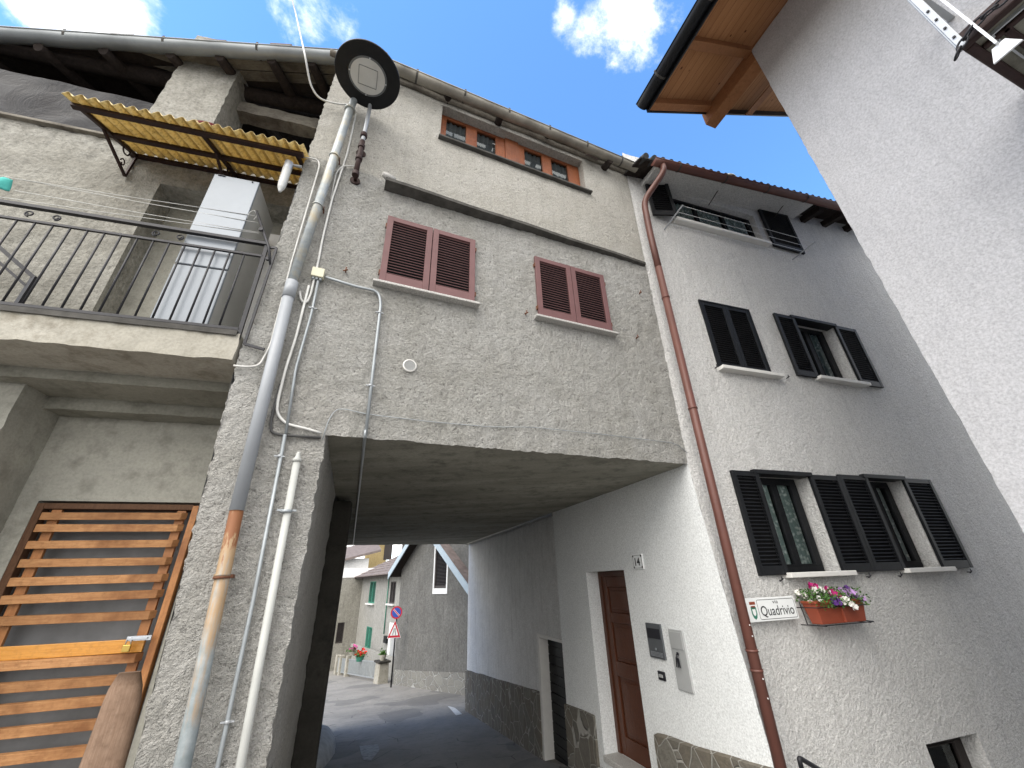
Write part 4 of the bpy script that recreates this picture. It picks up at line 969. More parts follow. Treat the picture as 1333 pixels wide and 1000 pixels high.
# roof over the loft
ga=hz(-60,46,5.85); ga.z=5.85; gb=FL.Q(452,78,.05); gb=hz(506,79,6.25); print('lgutter',ga,gb)
gd=(gb-ga); gd.z=0; gd.normalize(); gn=Vector((gd.y,-gd.x,0))
gutter(lh,ga-gd*1.5-Z*.03,gb,.085,M['zincl'],gn,6,sag=.01)
def lr(t,back,dz=0): p=ga.lerp(gb,t)-gn*back; p.z=ga.lerp(gb,t).z+.03+back*.42+dz; return p
mb=MB(); mb.hexa([lr(-.4,-.02,0),lr(.98,-.02,0),lr(.98,3.6,0),lr(-.4,3.6,0),lr(-.4,-.02,.05),lr(.98,-.02,.05),lr(.98,3.6,.05),lr(-.4,3.6,.05)]); rf=mb.build('roof',M['darkwood'],lh)
mb=MB()
for i in range(24):
    t=-.4+1.26*i/24; random.seed(i)
    for j in range(3):
        bk=-.07+j*.6+random.uniform(-.02,.02); mb.hexa([lr(t,bk,.055),lr(t+.052,bk,.055),lr(t+.052,bk+.65,.06),lr(t,bk+.65,.06),lr(t,bk,.085),lr(t+.052,bk,.085),lr(t+.052,bk+.65,.075),lr(t,bk+.65,.075)])
mb.build('roof_tiles',M['tile'],rf)
# pale boards near the gutter (right half), rafters
mb=MB(); 
for j in range(2): mb.hexa([lr(.38,.10+j*.17,-.022),lr(.86,.10+j*.17,-.022),lr(.86,.255+j*.17,-.022),lr(.45,.255+j*.17,-.022),lr(.42,.10+j*.17,-.003),lr(.86,.10+j*.17,-.003),lr(.86,.255+j*.17,-.003),lr(.45,.255+j*.17,-.003)])
mb.build('roof_boards',M['greywood'],lh)
for i,t in enumerate((.02,.17,.31,.46,.575,.70,.80)):
    mb=MB(); mb.tube([lr(t,.04,-.10),lr(t,.6,-.09),lr(t-.004,3.4,-.09)],[.055,.075,.08],9); mb.build('rafter',M['darkwood'],lh)
mb=MB(); mb.tube([P(-5.6,BW-.25,5.88),P(-2,BW-.25,6.12),P(.3,BW-.25,6.35)],.10,10); mb.build('purlin',M['darkwood'],lh)
# railing
RT=2.80; z1a=FL.H(0,258,0)[1]; z1b=FL.H(345,322,0)[1]; zr=(z1a+z1b)/2; zr2=(FL.H(0,276,0)[1]+FL.H(345,335,0)[1])/2-.02; zb_=(FL.H(0,390,0)[1]+FL.H(310,433,0)[1])/2; print('rail z',z1a,z1b,zr2,zb_)
rl=None
ur=FL.H(347,325,0)[0]; ul=-3.4
mb=MB(); mb.box(FL,ul,ur,-.018,.018,zr-.014,zr+.014); mb.box(FL,ul,ur,-.010,.010,zr2-.01,zr2+.01); mb.box(FL,ul,ur,-.010,.010,zb_-.012,zb_+.012); rl=mb.build('railing',M['iron'],lh)
us_r=[]; 
ubar=[FL.H(x,y,0)[0] for x,y in ((25,283),(47,285),(70,288),(93,292),(116,296))]; print('bars',ubar)
step_=.112; k=ubar[0]
x=ubar[0]-step_*int((ubar[0]-ul)/step_)
while x<ur-.05:
    mb=MB(); mb.tube([P(x,0,zb_+.01),P(x,0,zr2)],.0075,8); mb.build('baluster',M['iron'],rl); x+=step_
def scroll(c,sx,sz,r=.030):
    pts=[]
    for k in range(20):
        t=k/19; a=R(-90+ t*470); rr=r*(1-.62*t); pts.append(c+FL.d*sx*math.cos(a)*rr+Z*sz*math.sin(a)*rr*1)
    return pts
zc=(zr+zr2)/2
for px in (65,222):
    uc=FL.H(px,(268 if px<100 else 300),0)[0]
    for s_ in(-1,1):
        c=P(uc+s_*.085,0,zc); mb=MB(); pts=scroll(c,s_,1); mb.tube(pts[::-1],.006,6); mb.build('scroll',M['iron'],rl)
# end post and its stay against the pier
a=FL.Q(347,322,0); b=FL.Q(307,449,0)
mb=MB(); mb.bar(a+Z*.02,b-Z*.02,.02,.03); mb.build('end_post',M['iron'],rl)
p0=FL.Q(360,323,.02); p1=FL.Q(318,448,.02); mb=MB(); mb.bar(p0,p1,.014,.02); mb.bar(p1,FL.Q(344,455,.02),.014,.02); mb.bar(p0,a,.014,.02); mb.build('wall_bracket',M['iron'],rl)
# clothes line rod and lines
c0=FL.Q(334,275,-.03); c1=FL.Q(350,322,.02)
t=thing('clothes_line','black iron clothes-line rod with pale cords strung along the balcony railing','clothes line',FL.Q(352,335,.0))
mb=MB(); mb.tube([c0,c1,FL.Q(352,345,.02)],.012,8); mb.disc(FL.Q(340,300,-.0),FL.n,.018,.02,12); mb.disc(FL.Q(349,338,-.0),FL.n,.018,.02,12); mb.build('rod',M['iron'],t)
for (x0,y0,x1,y1) in ((20,232,332,281),(105,248,336,290),(100,262,338,303),(0,256,337,304)):
    a=FL.Q(x0,y0,-.05)+ (FL.Q(x0,y0,-.05)-FL.Q(x1,y1,-.03))*.3; b=FL.Q(x1,y1,-.03); mb=MB(); mb.tube([a,a.lerp(b,.5)-Z*.01,b],.003,5); mb.build('cord',M['cable'],t)
mb=MB(); pts=[FL.Q(322,285,-.03),FL.Q(324,277,-.03),FL.Q(331,273,-.03),FL.Q(335,281,-.03),FL.Q(330,286,-.03)]; mb.tube(fillet(pts,.03),.0022,5); mb.build('cord',M['cable'],t)
# teal cloth on the line
mb=MB(); a=FL.Q(-40,222,-.12); b=FL.Q(18,236,-.12); h=.16
mb.grid(lambda u,v: a.lerp(b,u)-Z*(h*v*(1-.35*u))+FL.n*(.02*math.sin(u*9+v*2)),[i/14 for i in range(15)],[i/6 for i in range(7)]); o_=mb.build('cloth',M['teal'],label='small teal cloth hanging over the balcony cord at the far left',cat='cloth')
o_.modifiers.new('s','SOLIDIFY').thickness=.004
# inner stair rail
def Qo(x,y,o=-.35): return FL.Q(x,y,o)
t=thing('stair_rail','short black sloping handrail with its own post inside the balcony','handrail',Vector((*FL.Q(12,405,-.35).xy,1.84)))
mb=MB(); a=Qo(45,362);b=Qo(-60,270); mb.bar(a,b,.03,.03); mb.build('rail',M['iron'],t)
mb=MB(); a2=Qo(36,374);b2=Qo(-60,290); mb.bar(a2,b2,.025,.02); mb.build('lower_rail',M['iron'],t)
mb=MB(); mb.bar(a+Z*.01,Vector((a.x,a.y,1.84)),.03,.035); mb.build('post',M['iron'],t)
# canopy
oo,oi=.10,-.60
Ca=FL.Q(95,142,oo); Cb=FL.Q(396,199,oo); Ia=FL.Q(162,201,oi); Ib=FL.Q(376,241,oi); Ea=FL.Q(75,119,.27)
zo=(Ca.z+Cb.z)/2; zi=(Ia.z+Ib.z)/2; print('canopy',Ca,Cb,Ia,Ib,Ea)
uc0=((Ca-FL.O).dot(FL.d)+(Ia-FL.O).dot(FL.d))/2; uc1=(Cb-FL.O).dot(FL.d); uc0=(Ca-FL.O).dot(FL.d); ui0=(Ia-FL.O).dot(FL.d)
print('canopy u',uc0,uc1,ui0,(Ib-FL.O).dot(FL.d),zo,zi)
ca=thing('canopy','yellowed corrugated plastic canopy on a black iron frame above the balcony','canopy',P((uc0+uc1)/2,oi,zi))
def cp(u,t,dz=0): # t 0 inner,1 outer
    return P(u,oi+(oo-oi)*t,zi+(zo-zi)*t+dz)
L0=uc0-.02; L1=uc1+.02; nL=max(10,int((L1-L0)/.0125))
mid=(L0+L1)*.5+.05
for (a,b,dz) in ((L0,mid+.04,0),(mid-.02,L1,.012)):
    mb=MB(); us_=ticks(a,b,.0125)
    mb.grid(lambda u,t: cp(u,t,.045+dz+.024*math.sin(((u)+FL.O.dot(FL.d))*2*math.pi/.095)),us_,[-.0,.2,.4,.6,.8,1,1.17]); o_=mb.build('corrugated_sheet',M['yellow'],ca); o_.modifiers.new('s','SOLIDIFY').thickness=.003
mb=MB()
for t_ in(.0,.48,1): mb.bar(cp(L0+.0,t_),cp(L1-.02,t_),.045,.035)
for u in(L0+.06,mid,L1-.08): mb.bar(cp(u,0,-.004),cp(u,1,-.004),.035,.03)
mb.build('frame',M['ironbrown'],ca)
for u in(L0+.06,mid,L1-.08):
    mb=MB(); w_=P(u,oi,zi-.33); mb.bar(cp(u,.62,-.02),w_,.022,.022); mb.bar(cp(u,0,-.02),w_,.02,.02); 
    pts=[]
    for k in range(26):
        t=k/25; a=t*R(420); rr=.075*(1-.6*t); pts.append(P(u,oi+.14+math.cos(a)*rr,zi-.10+math.sin(a)*rr))
    mb.tube(pts,.008,6)
    pts=[P(u,oi+.10+math.cos(k*R(16))*.035*(1-k/30),zi-.25+math.sin(k*R(16))*.05*(1-k/30)) for k in range(22)]; mb.tube(pts,.007,6)
    mb.build('scroll_bracket',M['ironbrown'],ca)
# wall lamp tube
a=FL.Q(376,214,.03); b=FL.Q(380,252,.03); t=thing('wall_lamp','frosted glass cylinder lamp with bright metal cap under the canopy end','wall lamp',b)
b=Vector((a.x,a.y,b.z+.02))
mb=MB(); mb.disc(b,Z,.04,.2,20,prof=[(0,-.03),(.012,-.025),(.032,.03),(.038,.09),(.040,(a.z-b.z)*.8),(0,(a.z-b.z)*.8)]); mb.build('glass_shade',M['glasslamp'],t)
mb=MB(); mb.disc(b+Z*(a.z-b.z)*.8,Z,.041,(a.z-b.z)*.25,20); mb.bar(a,a+FL.d*.12,.02,.02); mb.build('cap',M['zinc'],t)
# grey metal cabinet on the balcony
t=thing('metal_cabinet','tall pale blue-grey metal cabinet standing behind the balcony railing','cabinet',P(-.47,-.3,1.845))
cu0=-.655;cu1=-.275;zc0=1.86;zc1=3.60
mb=MB(); mb.box(FL,cu0,cu1,-.585,-.06,zc0,zc1); mb.build('carcass',M['cabside'],t,bevel=.006)
mb=MB(); mb.box(FL,cu0-.004,cu1+.004,-.06,-.035,zc0+.62,zc1); mb.build('upper_door',M['steelblue'],t,bevel=.006)
mb=MB(); mb.box(FL,cu0-.004,cu1+.004,-.06,-.035,zc0+.03,zc0+.605); mb.build('lower_door',M['steelblue'],t,bevel=.006)
mb=MB(); mb.bar(P(cu0+.03,-.03,zc1-.012),P(cu0+.09,-.03,zc1-.012),.012,.006); mb.build('hinge',M['signblack'],t); mb=MB(); mb.bar(P(cu1-.06,-.03,zc1-.02),P(cu1-.05,-.03,zc1-.02),.012,.012); mb.build('lock',M['signblack'],t)
# red tray on the loft sill
q=P(FL.H(300,162,BW)[0],BW+.05,SL+.10); t=MB()
t.disc(q,Z,.30,.05,28,prof=[(0,0),(.22,0),(.29,.05),(.31,.055),(.30,.04),(.23,-.012),(0,-.012)]); t.build('basin',M['red'],label='dark red plastic basin resting on the loft sill above the canopy',cat='basin')
# slatted gate
gt=thing('slatted_gate','orange wooden slatted gate with brass padlock under the balcony','gate',P((gu0+gu1)/2,-1.0,GZB))
def gz_(x,y): return FL.H(x,y,-.98)[1]
mb=MB(); mb.box(FL,gu0-.02,gu0+.03,-1.06,-.985,GZB,gzt); mb.box(FL,gu0+.03,gu1-.05,-1.06,-.985,gzt-.045,gzt); fr_=mb.build('frame',M['woodbrownold'],gt,bevel=.005)
mb=MB(); mb.box(FL,gu1-.05,gu1+.0,-1.04,-.975,GZB,gzt-.01); mb.build('closing_post',M['woodgatev'],gt,bevel=.004)
for u in(gu0+.085,gu1-.16):
    mb=MB(); mb.box(FL,u,u+.065,-1.02,-.995,GZB+.03,gzt-.05); mb.build('stile',M['woodgatev'],gt,bevel=.003)
mb=MB(); mb.box(FL,gu0-.15,gu1+.4,-1.145,-1.13,GZB,gzt+.2); mb.build('backing_panel',M['gatepanel'],gt)
ys=[672,687,708,731,754,776,802, 862,890,918,948,981,1016,1052]; 
random.seed(11)
for i,y in enumerate(ys):
    x=130 if y<860 else 60
    z=gz_(x,y); s_=.0; mb=MB(); h=.053; a=gu0+.045+random.uniform(-.006,.006); b=gu1-.075+random.uniform(-.008,.006); dz=random.uniform(-.006,.006)
    mb.hexa([P(a,-.994,z-h/2),P(b,-.994,z-h/2+dz),P(b-.03,-.955,z-h/2-.008+dz),P(a+.01,-.955,z-h/2-.008),P(a,-.994,z+h/2),P(b,-.994,z+h/2+dz),P(b-.03,-.955,z+h/2-.004+dz),P(a+.01,-.955,z+h/2-.004)]); mb.build('slat',M['woodgate'],gt,bevel=.003)
z=gz_(80,846); mb=MB(); mb.box(FL,gu0+.03,gu1-.085,-.992,-.97,z-.045,z+.04); mb.build('lock_board',M['woodyellow'],gt,bevel=.004)
q=FL.Q(178,831,-.93); mb=MB(); mb.bar(q-FL.d*.06,q+FL.d*.09,.03,.008,up=FL.n); mb.bar(q-FL.d*.05+FL.n*.01,q+FL.d*.07+FL.n*.01,.012,.012); mb.build('hasp',M['zinc'],gt)
q=FL.Q(165,843,-.92); mb=MB(); mb.box(FL,(q-FL.O).dot(FL.d)-.024,(q-FL.O).dot(FL.d)+.024,-.93,-.908,q.z-.028,q.z+.018); pk=mb.build('padlock',M['brass'],gt,bevel=.004)
mb=MB(); mb.tube(fillet([q-FL.d*.015+Z*.015,q-FL.d*.015+Z*.06,q+FL.d*.015+Z*.06,q+FL.d*.015+Z*.015],.015),.004,6); mb.build('shackle',M['zinc'],pk)
# split log leaning beside the pier
o_=-.30; T0=FL.Q(146,877,o_);T1=FL.Q(192,873,o_); B0=FL.Q(101,1003,o_); B1_=FL.Q(160,1003,o_)
mb=MB(); ctrT=(T0+T1)/2; ctrB=(B0+B1_)/2; ax=(ctrB-ctrT); wT=(T1-T0).length; wB=(B1_-B0).length
foot=ctrB+ax.normalized()*((ctrB.z-gz(ctrB))/abs(ax.normalized().z))
rings=[];N=14;K=26
for i in range(K+1):
    t=i/K; c=ctrT.lerp(foot,t); w_=(wT*.5+ (wB*.5-wT*.5)*min(1,t*4))*(.62 if i==0 else (.88 if i==1 else 1.0))*(1+.07*nz((0,0,t*9))); ring=[]
    for k in range(N):
        a=2*math.pi*k/N; ca_,sa_=math.cos(a),math.sin(a); rr=1+.12*nz((ca_*2,sa_*2,t*3))
        px=FL.d*(math.copysign(abs(ca_)**.6,ca_)*w_*rr); py=FL.n*(math.copysign(abs(sa_)**.7,sa_)*.05*rr*(.5 if i==0 else 1)); ring.append(mb.V(c+px+py+FL.d*.012*nz((t*4,0,0))))
    rings.append(ring)
for a,b in zip(rings,rings[1:]):
    for k in range(N): mb.F((a[k],a[(k+1)%N],b[(k+1)%N],b[k]),0,True)
mb.F(rings[0]);mb.F(rings[-1][::-1]); mb.build('split_log',M['log'],label='weathered split log standing upright between the slatted gate and rough pier',cat='log')
# ================================================================== LAMP, BOX, CONDUITS, WIRES
D_=FM.Q(479,100,.42); lr_=.350
st=thing('street_lamp','round black disc street lamp on a wall-mounted pole at the grey corner','street lamp',FM.Q(463,226,.0))
mb=MB(); mb.disc(D_,Z,lr_,.03,56,prof=[(0,.0),(.205,.0),(.205,-.006),(.212,-.006),(.225,0),(lr_-.004,-.006),(lr_,0),(lr_,.012),(.28,.035),(.14,.085),(0,.095)]); mb.build('disc',M['black'],st)
mb=MB(); mb.disc(D_-Z*.0075,Z,.186,.004,48); gl=mb.build('glass',M['glasslamp'],st)
mb=MB(); mb.disc(D_-Z*.008,Z,.206,.004,48,prof=[(.186,0),(.206,0),(.206,.006),(.186,.006)]); mb.build('rim',M['boxgrey'],st)
for a in range(4):
    g_=R(25+90*a); mb=MB(); mb.disc(D_-Z*.014+Vector((math.cos(g_),math.sin(g_),0))*.196,Z,.008,.008,8); mb.build('screw',M['zinc'],st)
mb=MB(); fx,fy=FM.d,FM.n; s_=.098
cn=[D_-Z*.0095+fx*s_*a+fy*s_*b for a,b in((-1,-1),(1,-1),(1,1),(-1,1))]
for i in range(4): mb.bar(cn[i],cn[(i+1)%4],.004,.003)
mb.build('gasket',M['boxgrey'],gl)
pb=FM.Q(463,226,.10); up_=FM.H(474,182,.10); pu_=(pb-FM.O).dot(FM.d); 
ptop=FM.P(pu_,.10,D_.z+.05)
mb=MB(); mb.tube(fillet([pb-Z*.02,ptop,D_+Z*.06],.12,6),.022,12); mb.build('pole',M['galv'],st)
mb=MB(); mb.tube([pb,FM.P(pu_,.10,pb.z+.55)],.027,12); mb.tube([FM.P(pu_,.10,pb.z+.22),FM.P(pu_,.10,pb.z+.27)],.036,12); mb.tube([FM.P(pu_,.10,pb.z+.62),FM.P(pu_,.10,pb.z+.68)],.036,12); mb.build('sleeve',M['ironbrown'],st)
for dz in(.0,.46):
    mb=MB(); c=FM.P(pu_,0,pb.z+dz); mb.disc(c,FM.n,.052,.016,18); mb.tube([c+FM.n*.01,c+FM.n*.1],.018,10); mb.disc(c+FM.n*.10-Z*.03,Z,.036,.05,14); mb.build('wall_flange',M['ironbrown'],st)
# junction box
q=FM.Q(414,357,.02); a=(q-FM.O).dot(FM.d)
jb=thing('junction_box','small cream junction box on the grey plaster where the conduits meet','junction box',FM.P(a,0,q.z-.06))
mb=MB(); mb.box(FM,a-.052,a+.052,.0,.055,q.z-.05,q.z+.05); mb.build('box',M['cream'],jb,bevel=.006)
for dx in(-.03,.0,.03):
    mb=MB(); mb.tube([FM.P(a+dx,.03,q.z-.075),FM.P(a+dx,.03,q.z-.05)],.013,10); mb.build('gland',M['conduit'],jb)
def run(name,px,r,mat,label,cat='conduit',o=.03,fil=.05,group=None,clamps=(),os=None):
    pts=[FM.Q(x,y,(os[i] if os else o)) for i,(x,y) in enumerate(px)]
    mb=MB(); mb.tube(fillet(pts,fil),r,9); ob=mb.build(name,mat,label=label,cat=cat,group=group)
    for (x,y) in clamps:
        c=FM.Q(x,y,o); m2=MB(); m2.bar(c-FM.d*(r+.022)-FM.n*(r*.2),c+FM.d*(r+.022)-FM.n*(r*.2),.014,.008); m2.tube([c-Z*.009,c+Z*.009],r+.004,9); m2.build('pipe_clamp',M['galv'],ob)
    return ob
run('conduit',[(414,366),(405,410),(385,480),(372,565)],.011,M['conduit'],'thin grey conduit running down from the cream junction box',clamps=[(407,401)])
run('conduit',[(371,566),(330,780),(283,1000),(262,1100)],.0125,M['conduit'],'thin grey conduit between the rusty downpipe and white pipe on the pier',clamps=[(364,594),(296,940)])
c_=run('conduit',[(424,361),(466,374),(492,379),(496,394),(487,470),(476,566)],.0135,M['conduit'],'thick grey conduit bending down past the round vent to the soffit',fil=.07,clamps=[(494,407),(482,502)])
sq=FM.Q(475,570,.03); sq2=FM.P((sq-FM.O).dot(FM.d),0,soffz(0)); 
mb=MB(); mb.tube(fillet([FM.Q(476,560,.03),FM.P((sq-FM.O).dot(FM.d),.03,1.07),FM.P((sq-FM.O).dot(FM.d),0,1.06)+FP.d*.1,FM.P((sq-FM.O).dot(FM.d),0,1.06)+FP.d*10],.03),.0135,9); mb.build('ceiling_run',M['conduit'],c_)
run('cable',[(463,150),(452,200),(432,260),(420,310),(414,342),(404,385),(399,395),(392,392),(390,380)],.010,M['cable'],'pale cable following the right side of the downpipe to the junction box','cable',o=.02)
run('cable',[(466,216),(446,216),(438,224),(430,260)],.006,M['cable'],'short pale cable looping from the street lamp foot to the downpipe','cable',o=.03)
run('cable',[(392,204),(414,208),(416,216),(380,340),(352,450),(338,476),(322,478),(304,476)],.008,M['cable'],'pale cable running left of the downpipe from canopy to balcony slab','cable',o=.03)
run('cable',[(402,372),(385,440),(372,480),(362,520),(360,538),(372,552),(398,558),(418,564)],.0105,M['cable'],'grey cable dropping right of the downpipe and curling to the pier edge','cable',o=.025)
run('cable',[(365,500),(353,545),(352,562),(362,566),(418,570)],.010,M['cabledark'],'dark cable hooking round the pier below the pale cables','cable',o=.02)
run('cable',[(420,572),(428,545),(440,530),(475,539),(560,549),(640,556),(692,556),(780,565),(880,577),(895,590)],.0035,M['conduit'],'thin thread-like cable stapled along the wall just above the passage soffit','cable',o=.015,fil=.12)
b_=hz(385,18,6.9); a=hz(370,-40,7.5); a=b_+(a-b_)*7
pts=[a,hz(385,18,6.9),FM.Q(397,72,.35),FM.Q(404,112,.16),FM.Q(416,130,.08),FM.Q(446,137,.06),FM.Q(461,134,.05)]
mb=MB(); mb.tube(fillet(pts,.1),.010,8); mb.build('cable',M['cable'],label='overhead service cable coming down from the sky to the downpipe top',cat='cable')
# ================================================================== RIGHT HOUSE
rh=thing('right_house','pale grey rendered house with varnished pine eaves at the right edge','house',Vector((FR.O.x,FR.O.y,gz(FR.O))))
P=FR.P  # u along the wall away from camera, o towards the street
ZE=5.98
def along(px,U): 
    r=ray(*px); k=(FR.O.dot(FR.d)+U)/r.dot(FR.d); q=r*k; return (q-FR.O).dot(FR.n),q.z
U0=.80
A=along((845,145),U0); B=along((1030,151),U0); print('rake',A,B)
slope=(B[1]-A[1])/(A[0]-B[0]); 
def rz(o): return A[1]+(A[0]-o)*slope
print('slope',slope,'at wall',rz(0))
mb=MB(); zt=rz(0)+.02
wall(mb,FR,-5.5,0,-2.8,zt,[],.08,.006); mb.build('side_wall',M['rightw'],rh)
FG=Fr((FR.O.x,FR.O.y),69.6)  # gable plane
mb=MB(); 
mb.poly([P(0,0,-2.8),P(0,-6,-2.8),P(0,-6,rz(-3)+.0),P(0,-3,rz(-3)),P(0,0,zt)]); mb.poly([P(-5.5,0,-2.8),P(-5.5,-6,-2.8),P(-5.5,-6,zt),P(-5.5,0,zt)]); mb.poly([P(0,-6,-2.8),P(-5.5,-6,-2.8),P(-5.5,-6,rz(-3)),P(0,-6,rz(-3))]); mb.build('gable_wall',M['rightw'],rh)
oe=A[0]
def rr(u,o,dz=0): return P(u,o,rz(o)+dz)
def quadslab(u0,u1,o0,o1,t0,t1,name,mat,par,bev=0):
    mb=MB(); mb.hexa([rr(u0,o0,t0),rr(u1,o0,t0),rr(u1,o1,t0),rr(u0,o1,t0),rr(u0,o0,t1),rr(u1,o0,t1),rr(u1,o1,t1),rr(u0,o1,t1)]); return mb.build(name,mat,par,bevel=bev)
rf=quadslab(-6.2,U0,-3.2,oe,.12,.15,'roof',M['pine'],rh)
quadslab(-6.2,U0+.03,-3.2,oe+.03,.152,.22,'roof_tiles',M['darktile'],rf)
for u in [U0-.11-.70*i for i in range(9)]:
    quadslab(u,u+.10,-.5,oe-.0,.0,.119,'rafter',M['pinebeam'],rh,.004)
quadslab(-6.2,U0-.0,-1.12,-.95,-.02,.0,'inner_trim',M['pinebeam'],rh)
quadslab(U0+.0,U0+.02,-3.2,oe,-.0,.15,'bargeboard',M['black'],rh)
quadslab(-6.2,U0+.02,oe,oe+.02,.0,.15,'fascia',M['black'],rh)
# wall plate / purlin projecting past the gable
pp=FR.Q(0,0)*0
pz=rz(-.12)
mb=MB(); mb.box(FR,-.4,U0+.07,-.20,-.02,rz(-.0)-.16,rz(-.0)+.08); mb.build('purlin',M['pinebeam'],rh,bevel=.006)
g=gutter(rh,rr(-6.2,oe+.09,.14),rr(U0+.02,oe+.09,.14),.075,M['black'],FR.n,9)
# balcony at the upper right
cb=FR.O.copy(); k=hz(1250,64,2.85); 
bu=(k-FR.O).dot(FR.d); bo=(k-FR.O).dot(FR.n); print('balcony corner',bu,bo)
by=thing('balcony_tmp','x','x',k); bpy.data.objects.remove(by)
mb=MB(); bz=2.85
mb.box(FR,bu-3.2,bu-.05,-.02,bo-.05,bz+.03,bz+.09); fl=mb.build('balcony_floor',M['slabunder'],rh)
mb=MB(); w_=.05
mb.box(FR,bu-3.2,bu,bo-w_,bo,bz,bz+.11); mb.box(FR,bu-w_,bu,0,bo-w_,bz,bz+.11); mb.box(FR,bu-3.2,bu-w_,bo-.17,bo-.13,bz+.0,bz+.03); mb.box(FR,bu-.17,bu-.13,0,bo-.13,bz+.0,bz+.029)
mb.build('balcony_frame',M['ironbrown'],fl,bevel=.01)
mb=MB(); mb.box(FR,bu-3.2,bu-.10,bo-.11,bo-.10,bz+.005,bz+.04); mb.box(FR,bu-.11,bu-.10,0,bo-.11,bz+.005,bz+.04); mb.build('pale_trim',M['galv'],fl)
for i in range(1,3):
    mb=MB(); mb.box(FR,bu-3.2,bu-.18,bo-.17-.26*i,bo-.17-.26*i+.05,bz-.0,bz+.03); mb.build('joist',M['rust'],fl)
# corner post with bolts and an angled flared strap
mb=MB(); mb.box(FR,bu-.035,bu+.003,bo+.001,bo+.008,bz+.0,bz+1.1); mb.box(FR,bu+.001,bu+.012,bo-.05,bo-.001,bz+.02,bz+1.1); ps=mb.build('corner_post',M['galv'],rh,bevel=.003)
mb=MB(); mb.box(FR,bu-3.2,bu+.012,bo-.02,bo+.02,bz+1.1,bz+1.14); mb.box(FR,bu-.02,bu+.02,0,bo-.02,bz+1.1,bz+1.14); mb.build('balcony_rail',M['galv'],fl)
for k in range(1,9):
    mb=MB(); mb.box(FR,bu-.38*k-.01,bu-.38*k+.01,bo-.01,bo+.01,bz+.11,bz+1.1); mb.build('baluster',M['galv'],fl)
for i in range(4):
    mb=MB(); mb.disc(P(bu-.016,bo+.008,bz+.10+.11*i),FR.n,.008,.008,8); mb.build('bolt',M['iron'],ps)
s0=hz(1305,68,bz-.01); s1=FR.P(0,0,0); 
su=(s0-FR.O).dot(FR.d); so2=(s0-FR.O).dot(FR.n)
def atz(px,o): 
    q=FR.Q(px[0],px[1],o); return q
e0=atz((1300,58),bo+.02); e1=atz((1232,4),bo+.02); e2=e1+(e1-e0)*.8
mb=MB(); mb.bar(e0,e2,.055,.012,up=FR.n.cross(e2-e0)); t_=(e0-e1).normalized(); x_=t_.cross(FR.n).normalized()
mb.hexa([e0-x_*.028-FR.n*.006,e0+x_*.028-FR.n*.006,e0+t_*.09+x_*.06-FR.n*.006,e0+t_*.09-x_*.06-FR.n*.006,e0-x_*.028+FR.n*.006,e0+x_*.028+FR.n*.006,e0+t_*.09+x_*.06+FR.n*.006,e0+t_*.09-x_*.06+FR.n*.006])
sp=mb.build('flared_strap',M['whitemetal'],rh)
for f in(.02,.09):
    mb=MB(); mb.disc(e0-t_*f+FR.n*.006,FR.n,.011,.01,10); mb.build('bolt',M['iron'],sp)
# chain
cs=[atz((1244,76),bo+.035),atz((1250,62),bo+.035),atz((1262,38),bo+.035),atz((1278,24),bo+.04),atz((1297,8),bo+.045),atz((1316,-8),bo+.05),atz((1340,-26),bo+.05)]
mb=MB(); tot=[];L=0
pts=fillet(cs,.05,3); step=.052; acc=0; out_=[pts[0]]
for a,b in zip(pts,pts[1:]):
    d=(b-a).length
    while acc+d>=step: 
        f=(step-acc)/d; a=a.lerp(b,f); out_.append(a); d=(b-a).length; acc=0
    acc+=d
ch=thing('chain','short dark iron chain draped along the upper right balcony edge','chain',out_[0])
for i,(a,b) in enumerate(zip(out_,out_[1:])):
    c=(a+b)/2; t_=(b-a).normalized(); s_=t_.cross(FR.n).normalized() if i%2 else (t_.cross(FR.n).normalized()*.35+FR.n*.9).normalized(); m2=MB()
    m2.tube([c+t_*.036*math.cos(k*math.pi/8)+s_*.021*math.sin(k*math.pi/8) for k in range(16)],.006,6,closed=True); m2.build('link',M['iron'],ch)
# ================================================================== BACKGROUND beyond the passage
GR=road(602.6,904.5); GL=road(513.6,891)
azg=math.degrees(math.atan2((GL-GR).x,(GL-GR).y)); FB=Fr(GR,azg); P=FB.P
print('gable az',azg,(GL-GR).length)
def Q_(x,y,o=0): return FB.H(x,y,o)
la=Q_(520,745); lb=Q_(513.6,891); ap=Q_(560,682); rb=Q_(640,742)
rb=(ap[0]-(la[0]-ap[0]), la[1])
print('gable',la,lb,ap,rb)
ul=(la[0]+lb[0])/2; ur_=rb[0]-1.6; ztop=ap[1]; zl_=la[1]+.1
gb=thing('gable_house','dark grey plastered gable house with stone plinth beyond the passage, behind the traffic sign','house',P(0,0,gz(P(0,0,0))))
wn0,wn1,wz0,wz1=FB.rect(.0,(567,690),(583.5,690),(582,766),(567.5,766)); 
if wn0>wn1: wn0,wn1=wn1,wn0
mb=MB()
def topz(u): return .12+zl_+(ztop-zl_)*(1-abs(u-ap[0])/(ul-ap[0])) if True else 0
us_=ticks(ur_,ul,.35,[wn0,wn1,ap[0]]); zb0=-5.2
def col(u,t):
    # break the columns at window levels
    lv=[zb0,-3,-1.5,wz0,wz1]; tz=topz(u); lv=lv+[max(tz,wz1+.02)]
    k=min(int(t),len(lv)-1); q=P(u,0,lv[k]); return q+FB.n*.01*nz(q,1.5)
mb.grid(col,us_,[0,1,2,3,4,5],0,lambda u,t: wn0<u<wn1 and 3<t<4)
def sd(u): 
    tz=zl_
    mb.poly([P(u,0,zb0),P(u,-7,zb0),P(u,-7,tz),P(u,0,tz)])
